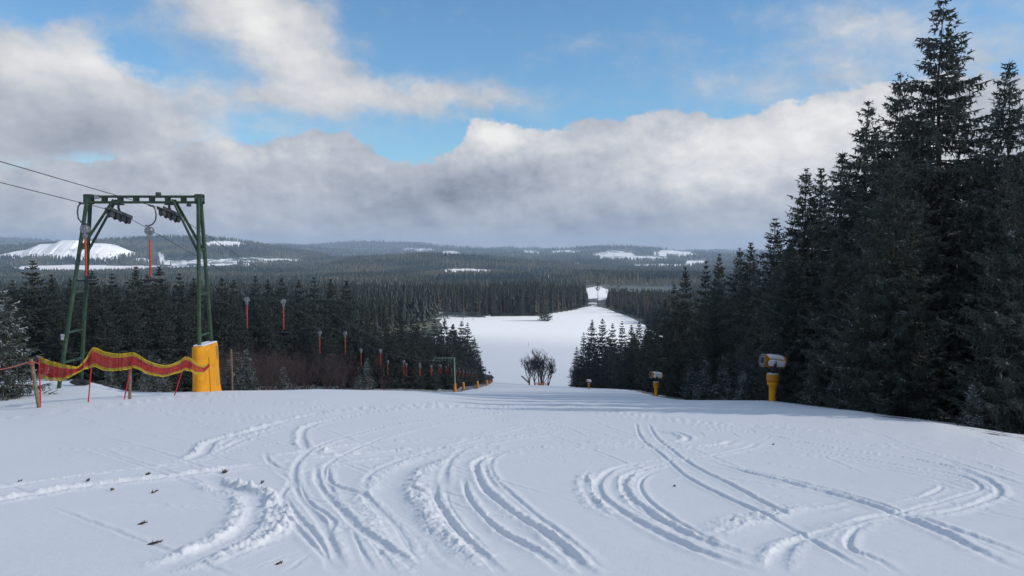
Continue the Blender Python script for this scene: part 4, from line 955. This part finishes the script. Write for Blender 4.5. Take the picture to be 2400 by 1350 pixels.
# ------------------------------------------------------------------ snow guns
def snow_gun(u, vtop, d, label, rz=0., H=None):
    x = P(u, 900, d).x; z0 = Tz(x, d); e = empty('snow_gun', (x, d, z0), rz, label=label, cat='snow gun', group='yellow fan snow guns along the right edge')
    ztop = P(u, vtop, d).z - z0; k = ztop / 2.1
    post = MB(); post.lathe((0, 0, -.3), (0, 0, 1), [(0, .15), (.3, .155), (.92 * k + .0, .165), (.70 * k + .29, .175), (.76 * k + .3, .245), (.88 * k + .3, .25), (.885 * k + .3, .2)], 18); pad = post.build('padded_post', M_yellow, e, True)
    c = MB(); c.lathe((0, 0, .905 * k), (0, 0, 1), [(0, .22), (.015, .265), (.30 * k, .285), (.315 * k, .24)], 18); c.build('pad_collar', M_gun, e, True)
    MB().lathe((0, 0, .905 * k + .318 * k), (0, 0, 1), [(0, .25), (.02, .24), (.045, .14)], 18).build('snow_cap', M_snow, e, True)
    y = MB(); zc = ztop - .33
    for q in (-1, 1): y.box((0, q * .30, zc - .14), (.12, .04, .42))
    y.box((0, 0, zc - .34), (.16, .62, .06)); y.tube([(0, 0, 1.18 * k), (0, 0, zc - .33)], .09, 10); y.tube([(.06, -.2, .2), (.22, -.24, .9 * k), (.34, -.1, zc - .2)], .018, 6); y.build('yoke', M_dark, e)
    ax = Vector((-.97, -.20, .13)).normalized(); o0 = Vector((0, 0, zc)) - ax * .54
    b = MB(); b.lathe(o0, ax, [(0, .22), (.03, .275), (.12, .285), (.14, .27), (.86, .265), (.90, .275), (1.02, .30), (1.08, .305), (1.085, .27), (1.0, .275)], 24)
    br = b.build('barrel', M_gun, e, True)
    MB().lathe(o0 + ax * 1.0, ax, [(0, .02), (.02, .24), (.06, .262), (.065, .16), (.10, .10), (.13, .02)], 18).build('fan', M_dark, br, True)
    nz = MB(); nz.lathe(o0 + ax * 1.075, ax, [(0, .272), (0, .296), (.02, .30), (.035, .29), (.035, .274), (.0, .272)], 24)
    nz.build('nozzle_ring', M_steel, br)
    # snow crust along the top and side of the barrel
    sc = MB(); up = Vector((0, 0, 1)); A = (up - ax * up.dot(ax)).normalized(); B = ax.cross(A)
    g = random.Random(int(d))
    for a0, a1, s0, s1 in ((-.75, 1.05, .10, .97), (1.22, 2.35, .08, .95)):
        na, ns = 11, 15; vs = []
        for i in range(na):
            for j in range(ns):
                fa = i / (na - 1); fs_ = j / (ns - 1); t = min(fa, 1 - fa) * 2; t2 = min(fs_, 1 - fs_) * 2
                a = a0 + (a1 - a0) * fa + g.uniform(-.04, .04); s_ = s0 + (s1 - s0) * fs_ + (g.uniform(-.02, .02)) + (-.12 * (1 - t) if fs_ > .8 else 0)
                edge = (i in (0, na - 1) or j in (0, ns - 1)); r = .275 if edge else .295 + .022 * min(1, 2 * t) * min(1, 2 * t2) + g.uniform(-.004, .006)
                vs.append(o0 + ax * s_ + (A * math.cos(a) - B * math.sin(a) * (1 if True else -1)) * r)
        sc.add(vs, [(i * ns + j, i * ns + j + 1, (i + 1) * ns + j + 1, (i + 1) * ns + j) for i in range(na - 1) for j in range(ns - 1)])
    sc.build('snow_crust', M_snow, br, True)
    return e
snow_gun(1811, 830, 36, 'large snow-crusted fan snow gun on a yellow padded post, nearest at the right edge')
snow_gun(1538, 871, 71, 'middle-sized snow gun further down the right edge, tilted on its yellow post')
snow_gun(1380, 889, 165, 'tiny far snow gun at the foot of the far right spruce block')
# lance gun in the bare tree clump
x = P(1270, 900, 350).x; z = Tz(x, 350); e = empty('snow_lance', (x, 350, z), label='snow gun with round black head on a slanted arm, rising from the bare tree clump', cat='snow gun')
MB().tube([(0, 0, 0), (2.4, 0, 3.4), (4.0, 0, 5.2)], [.16, .12, .1], 8).build('arm', M_dark, e); MB().lathe((4.6, .6, 6.0), (-.2, -1, .1), [(0, .5), (.1, .8), (1.0, .85), (1.1, .6), (.8, .2)], 16).build('barrel', M_dark, e, True); MB().box((0, 0, .6), (.9, .9, 1.3), bev=.1).build('base_box', M_gun, e)
a = P(1222, 881, 350); b = P(1242, 899, 350); MBs = MB(); MBs.tube([(0, 0, 0), a - b], [.34, .30], 8); o = MBs.build('slanted_lance', M_wood); o.location = b; tag(o, 'slanted pale beam leaning left of the bare tree clump', 'beam')
# orange nets in the valley
def small_net(pts, h, label):
    ps = [Vector((x, y, Tz(x, y))) for x, y in pts]; o = ps[0].copy(); e = empty('orange_net', o, label=label, cat='safety net', group='far orange nets'); m, q = MB(), MB()
    for a, b in zip(ps[:-1], ps[1:]):
        for j in range(8): m.add([a - o + Vector((0, 0, .15 + h * j / 8)), b - o + Vector((0, 0, .15 + h * j / 8)), b - o + Vector((0, 0, .15 + h * (j + .62) / 8)), a - o + Vector((0, 0, .15 + h * (j + .62) / 8))], [(0, 1, 2, 3)])
    for a in ps: q.tube([a - o, a - o + Vector((0, 0, h + .3))], .05, 5)
    m.build('mesh_strips', M_onet, e); q.build('poles', M_red, e)
small_net([(P(u, 900, 344).x, 344 + .03 * (u % 7)) for u in (1254, 1262, 1270, 1281)], 1.1, 'orange net at the foot of the bare tree clump')
small_net([(P(u, 900, 346).x, 346) for u in (1113, 1125, 1138, 1150)], 1.3, 'orange net in front of the dark hut')
# yellow padded posts near the bottom station
for u, d, h, lab in ((1086, 215, 1.9, 'short yellow padded post right below the second pylon'), (1119, 228, 2.0, 'yellow padded post standing alone left of the dark hut'), (1141, 290, 2.0, 'yellow padded post closest to the dark hut')):
    x = P(u, 900, d).x; m = MB(); m.lathe((0, 0, -.3), (0, 0, 1), [(0, .42), (.3, .42), (.6, .36), (h + .2, .34), (h + .3, .26)], 14); e = empty('padded_post', (x, d, Tz(x, d)), label=lab, cat='padded post', group='yellow padded posts at the lift bottom'); m.build('pad', M_gun, e, True)
    MB().lathe((0, 0, h + .01), (0, 0, 1), [(0, .25), (.08, .1)], 12).build('snow_cap', M_snow, e, True)
# hut
x = P(1142, 890, 372).x; e = empty('lift_hut', (x, 372, Tz(x, 372)), .15, label='small dark wooden hut with snowy pitched roof at the bottom of the lift', cat='hut')
MB().box((0, 0, 1.4), (4.6, 4.2, 3.0)).build('wall', M_hutwood, e)
m = MB(); m.add([(-2.9, -2.6, 2.8), (2.9, -2.6, 1.9), (2.9, 2.6, 1.9), (-2.9, 2.6, 2.8), (-2.9, -2.6, 4.0), (2.9, -2.6, 2.3), (2.9, 2.6, 2.3), (-2.9, 2.6, 4.0)], [(0, 3, 2, 1), (4, 5, 6, 7), (0, 1, 5, 4), (2, 3, 7, 6), (0, 4, 7, 3), (1, 2, 6, 5)]); m.build('roof', M_hutwood, e)
w = MB().box((-.6, -2.12, 1.7), (1.2, .06, .8)).build('window', M_glass, e); MB().box((-.6, -2.16, 2.14), (1.4, .06, .08)).build('frame', M_wood, w); MB().box((1.2, -2.13, 1.1), (.9, .06, 2.0)).build('door', M_wood, e)
x = P(1147, 873, 360).x; z = P(1147, 873, 360).z; e = empty('marker_disc', (x, 360, Tz(x, 360)), label='thin pole with a round black disc above the hut', cat='marker'); MB().tube([(0, 0, 0), (0, 0, z - e.location.z)], .05, 6).build('pole', M_dark, e); MB().lathe((0, -.1, z - e.location.z), (0, 1, 0), [(0, .3), (.02, .45), (.12, .45), (.14, .3)], 16).build('disc', M_dark, e)
# floodlight poles
for u, v, d, lab in ((1426, 810, 190, 'slim floodlight pole in front of the far right spruce block'), (1552, 789, 100, 'floodlight pole with white head above the second snow gun')):
    p = P(u, v, d); e = empty('floodlight_pole', (p.x, d, Tz(p.x, d)), label=lab, cat='floodlight pole', group='floodlight poles'); h = p.z - e.location.z; k = d / 190
    MB().tube([(0, 0, -.2), (0, 0, h)], [.09, .05], 8).build('pole', M_dark, e, True); MB().box((-.3 * k, -.1, h + .05), (1.0 * k, .5 * k, .34 * k), rot=Matrix.Rotation(.25, 3, 'Y'), taper=.7, bev=.05).build('lamp_head', M_white, e)
# thin stake in the valley field
p = P(1238, 800, 520); o = MB().tube([(0, 0, 0), (.1, 0, 2.8)], .09, 5).build('stake', M_stick); o.location = (p.x, 520, Tz(p.x, 520)); tag(o, 'lone thin stake standing in the open valley field', 'stake')

# ------------------------------------------------------------------ twigs and bark on the snow
def debris(u, v, L, a, kind, label):
    L *= .52
    x, y = hit(u, v); g = random.Random(int(u)); m = MB(); d = Vector((math.cos(a), math.sin(a), 0)); z0 = .012
    if kind == 'twig':
        pts = [d * (t * L) + Vector((g.uniform(-.01, .01), g.uniform(-.01, .01), z0 + .012 * math.sin(t * 3.1))) for t in (-.5, -.2, .1, .5)]; m.tube(pts, [.006, .009, .008, .003], 5)
        for k in range(9):
            t = g.uniform(-.4, .4); s = d * t * L; b = a + g.choice((-1, 1)) * g.uniform(.5, 1.1); l = L * g.uniform(.12, .3); m.tube([s + Vector((0, 0, z0)), s + Vector((math.cos(b) * l, math.sin(b) * l, z0 + g.uniform(.0, .03)))], [.005, .002], 4)
    else:
        for k in range(22):
            b = g.uniform(0, 6.28); l = L * g.uniform(.15, .4); c = Vector((g.uniform(-.3, .3) * L, g.uniform(-.3, .3) * L, z0)); m.tube([c, c + Vector((math.cos(b) * l, math.sin(b) * l, g.uniform(.0, .5) * L))], [.008, .003], 4)
    o = m.build('twig' if kind == 'twig' else 'needle_clump', M_stick); o.location = (x, y, surf(x, y)); tag(o, label, 'twig' if kind == 'twig' else 'needle clump', 'debris lying on the snow')
dg_v = np.array([v.co[:] for v in bpy.data.objects['ground'].data.vertices if abs(v.co.x) < 12 and 3 < v.co.y < 20])
def surf(x, y):
    k = np.argsort((dg_v[:, 0] - x) ** 2 + (dg_v[:, 1] - y) ** 2)[:3]; return float(dg_v[k, 2].mean())
for a in ((347, 1117, .14, .3, 'c', 'dark needle clump on the ski track, upper one left of centre'), (206, 1130, .11, .1, 'c', 'small dark clump just above the lower straight ski track'), (263, 1151, .10, .5, 'c', 'round dark clump below the straight ski track'),
          (361, 1157, .20, 1., 'twig', 'small forked twig right of the round dark clump'), (527, 1112, .17, .4, 'c', 'largest dark needle clump at the bend of the lumpy ski berm'), (335, 1229, .17, .15, 'twig', 'short straight twig in the smooth snow at lower left'),
          (366, 1278, .24, .3, 'twig', 'longest twig in the smooth snow at lower left'), (47, 1134, .12, .1, 'twig', 'tiny twig near the left picture edge'), (1581, 1140, .06, 0, 'c', 'tiny dark clump alone inside the right ski curve'),
          (655, 1328, .12, .2, 'twig', 'twig among the scrape marks at the bottom'), (1812, 1044, .12, .1, 'twig', 'tiny twig by the ski tracks on the upper right snow'), (615, 1135, .08, .2, 'twig', 'faint small twig beside the big lumpy berm')):
    debris(*a)

# ------------------------------------------------------------------ white spoil heap in the valley
def heap():
    D = 3500; nu, nd = 120, 26; us = np.linspace(-5, 300, nu); V = []
    top = np.interp(us, [-5, 10, 35, 60, 90, 122, 140, 180, 186, 215, 238, 255, 268, 285, 300], [600, 594, 588, 585, 572, 571, 563, 563, 571, 570, 573, 580, 586, 602, 612])
    for j in range(nd):
        t = j / (nd - 1); yy = D - 130 + 420 * t
        prof = min(1, t / .34) ** .85 if t < .5 else min(1, (1 - t) / .4)
        for i, u in enumerate(us):
            x = (u - 1200) / F * D; zt = P(u, top[i], D).z; z0 = T(np.array([x]), np.array([yy]))[0] - 2
            terr = prof + .05 * math.sin(prof * 12.5) * (1 - prof); gul = (fbm(np.array([i * .9]), np.array([j * .12]), 90, 3)[0] - .5) * 11 * (prof * (1 - prof) * 4)
            V.append((x, yy, max(z0, z0 + (zt - z0) * terr + gul)))
    f = np.array([(j * nu + i, j * nu + i + 1, (j + 1) * nu + i + 1, (j + 1) * nu + i) for j in range(nd - 1) for i in range(nu - 1)])
    def fn(n, b, tc):
        g = n.new('ShaderNodeNewGeometry').outputs['Position']; mp = n.new('ShaderNodeMapping'); n.l.new(g, mp.inputs[0]); mp.inputs['Scale'].default_value = (.02, .006, .05)
        n.l.new(n.mix(n.ramp(n.noise(mp.outputs[0], 1.4, 6, .7), .56, .68), (.78, .80, .83), (.22, .21, .18)), b.inputs['Base Color'])
    link('spoil_heap', npmesh('spoil_heap', V, [f], mat('snowy_heap', SNOWC, .8, fn=fn), True), label='flat-topped terraced white spoil heap in front of the hills on the left', cat='spoil heap')
heap()

# ------------------------------------------------------------------ air
m = bpy.data.materials.new('air'); m.use_nodes = True; n = NT(m.node_tree); n.n.clear()
pv = n.new('ShaderNodeVolumePrincipled'); pv.inputs['Color'].default_value = (.58, .75, 1, 1); pv.inputs['Density'].default_value = 1 / 10000; pv.inputs['Anisotropy'].default_value = .1
n.l.new(pv.outputs[0], n.new('ShaderNodeOutputMaterial').inputs['Volume'])
zmin = min(v.co.z for v in bpy.data.objects['ground'].data.vertices)
tag(MB().box((0, 0, (zmin - 1 + 190) / 2), (30000, 30000, 190 - zmin + 1)).build('haze', m), kind='stuff')

# ------------------------------------------------------------------ unseen cloud, added to shade the slope and front of the valley field
def thin_fn(n, b, tc):
    a = n.new('ShaderNodeAttribute', attribute_name='body').outputs['Fac']
    n.l.new(n.m('MULTIPLY', n.ramp(n.m('ADD', a, n.m('MULTIPLY', n.m('SUBTRACT', n.noise(n.new('ShaderNodeNewGeometry').outputs['Position'], .006, 4, .6), .5), .5)), .02, .42), .38), b.inputs['Alpha'])
M_shade_cloud = mat('thin_shade_cloud', (.85, .86, .88), 1., fn=thin_fn)
def shade_cloud(cx, cy, a, b_, hbase, thick, seed, rot=0.):
    g = Vector(sdir); k = (hbase + 55) / g.z; ox, oy = cx + g.x * k, cy + g.y * k; nu, nv = 72, 36; V = []; body = []
    for j in range(nv + 1):
        ph = math.pi * j / nv - math.pi / 2
        for i in range(nu):
            th = 2 * math.pi * i / nu; x, y, z = math.cos(ph) * math.cos(th), math.cos(ph) * math.sin(th), math.sin(ph)
            r = 1 + .35 * (fbm(np.array([x * 2.2 + 3 + z]), np.array([y * 2.2 + 7 - z]), seed, 5)[0] - .5)
            xx, yy = x * a * r, y * b_ * r; body.append(1 - math.cos(ph))
            V.append((ox + xx * math.cos(rot) - yy * math.sin(rot), oy + xx * math.sin(rot) + yy * math.cos(rot), hbase + thick * z * r * (1 if z > 0 else .25)))
    f = np.array([(j * nu + i, j * nu + (i + 1) % nu, (j + 1) * nu + (i + 1) % nu, (j + 1) * nu + i) for j in range(nv) for i in range(nu)])
    me = npmesh('shade_cloud', V, [f], M_shade_cloud, True); at = me.attributes.new('body', 'FLOAT', 'POINT'); at.data.foreach_set('value', body); link('shade_cloud', me, kind='structure')
shade_cloud(-150, 285, 640, 420, 800, 160, 3, R(-14))
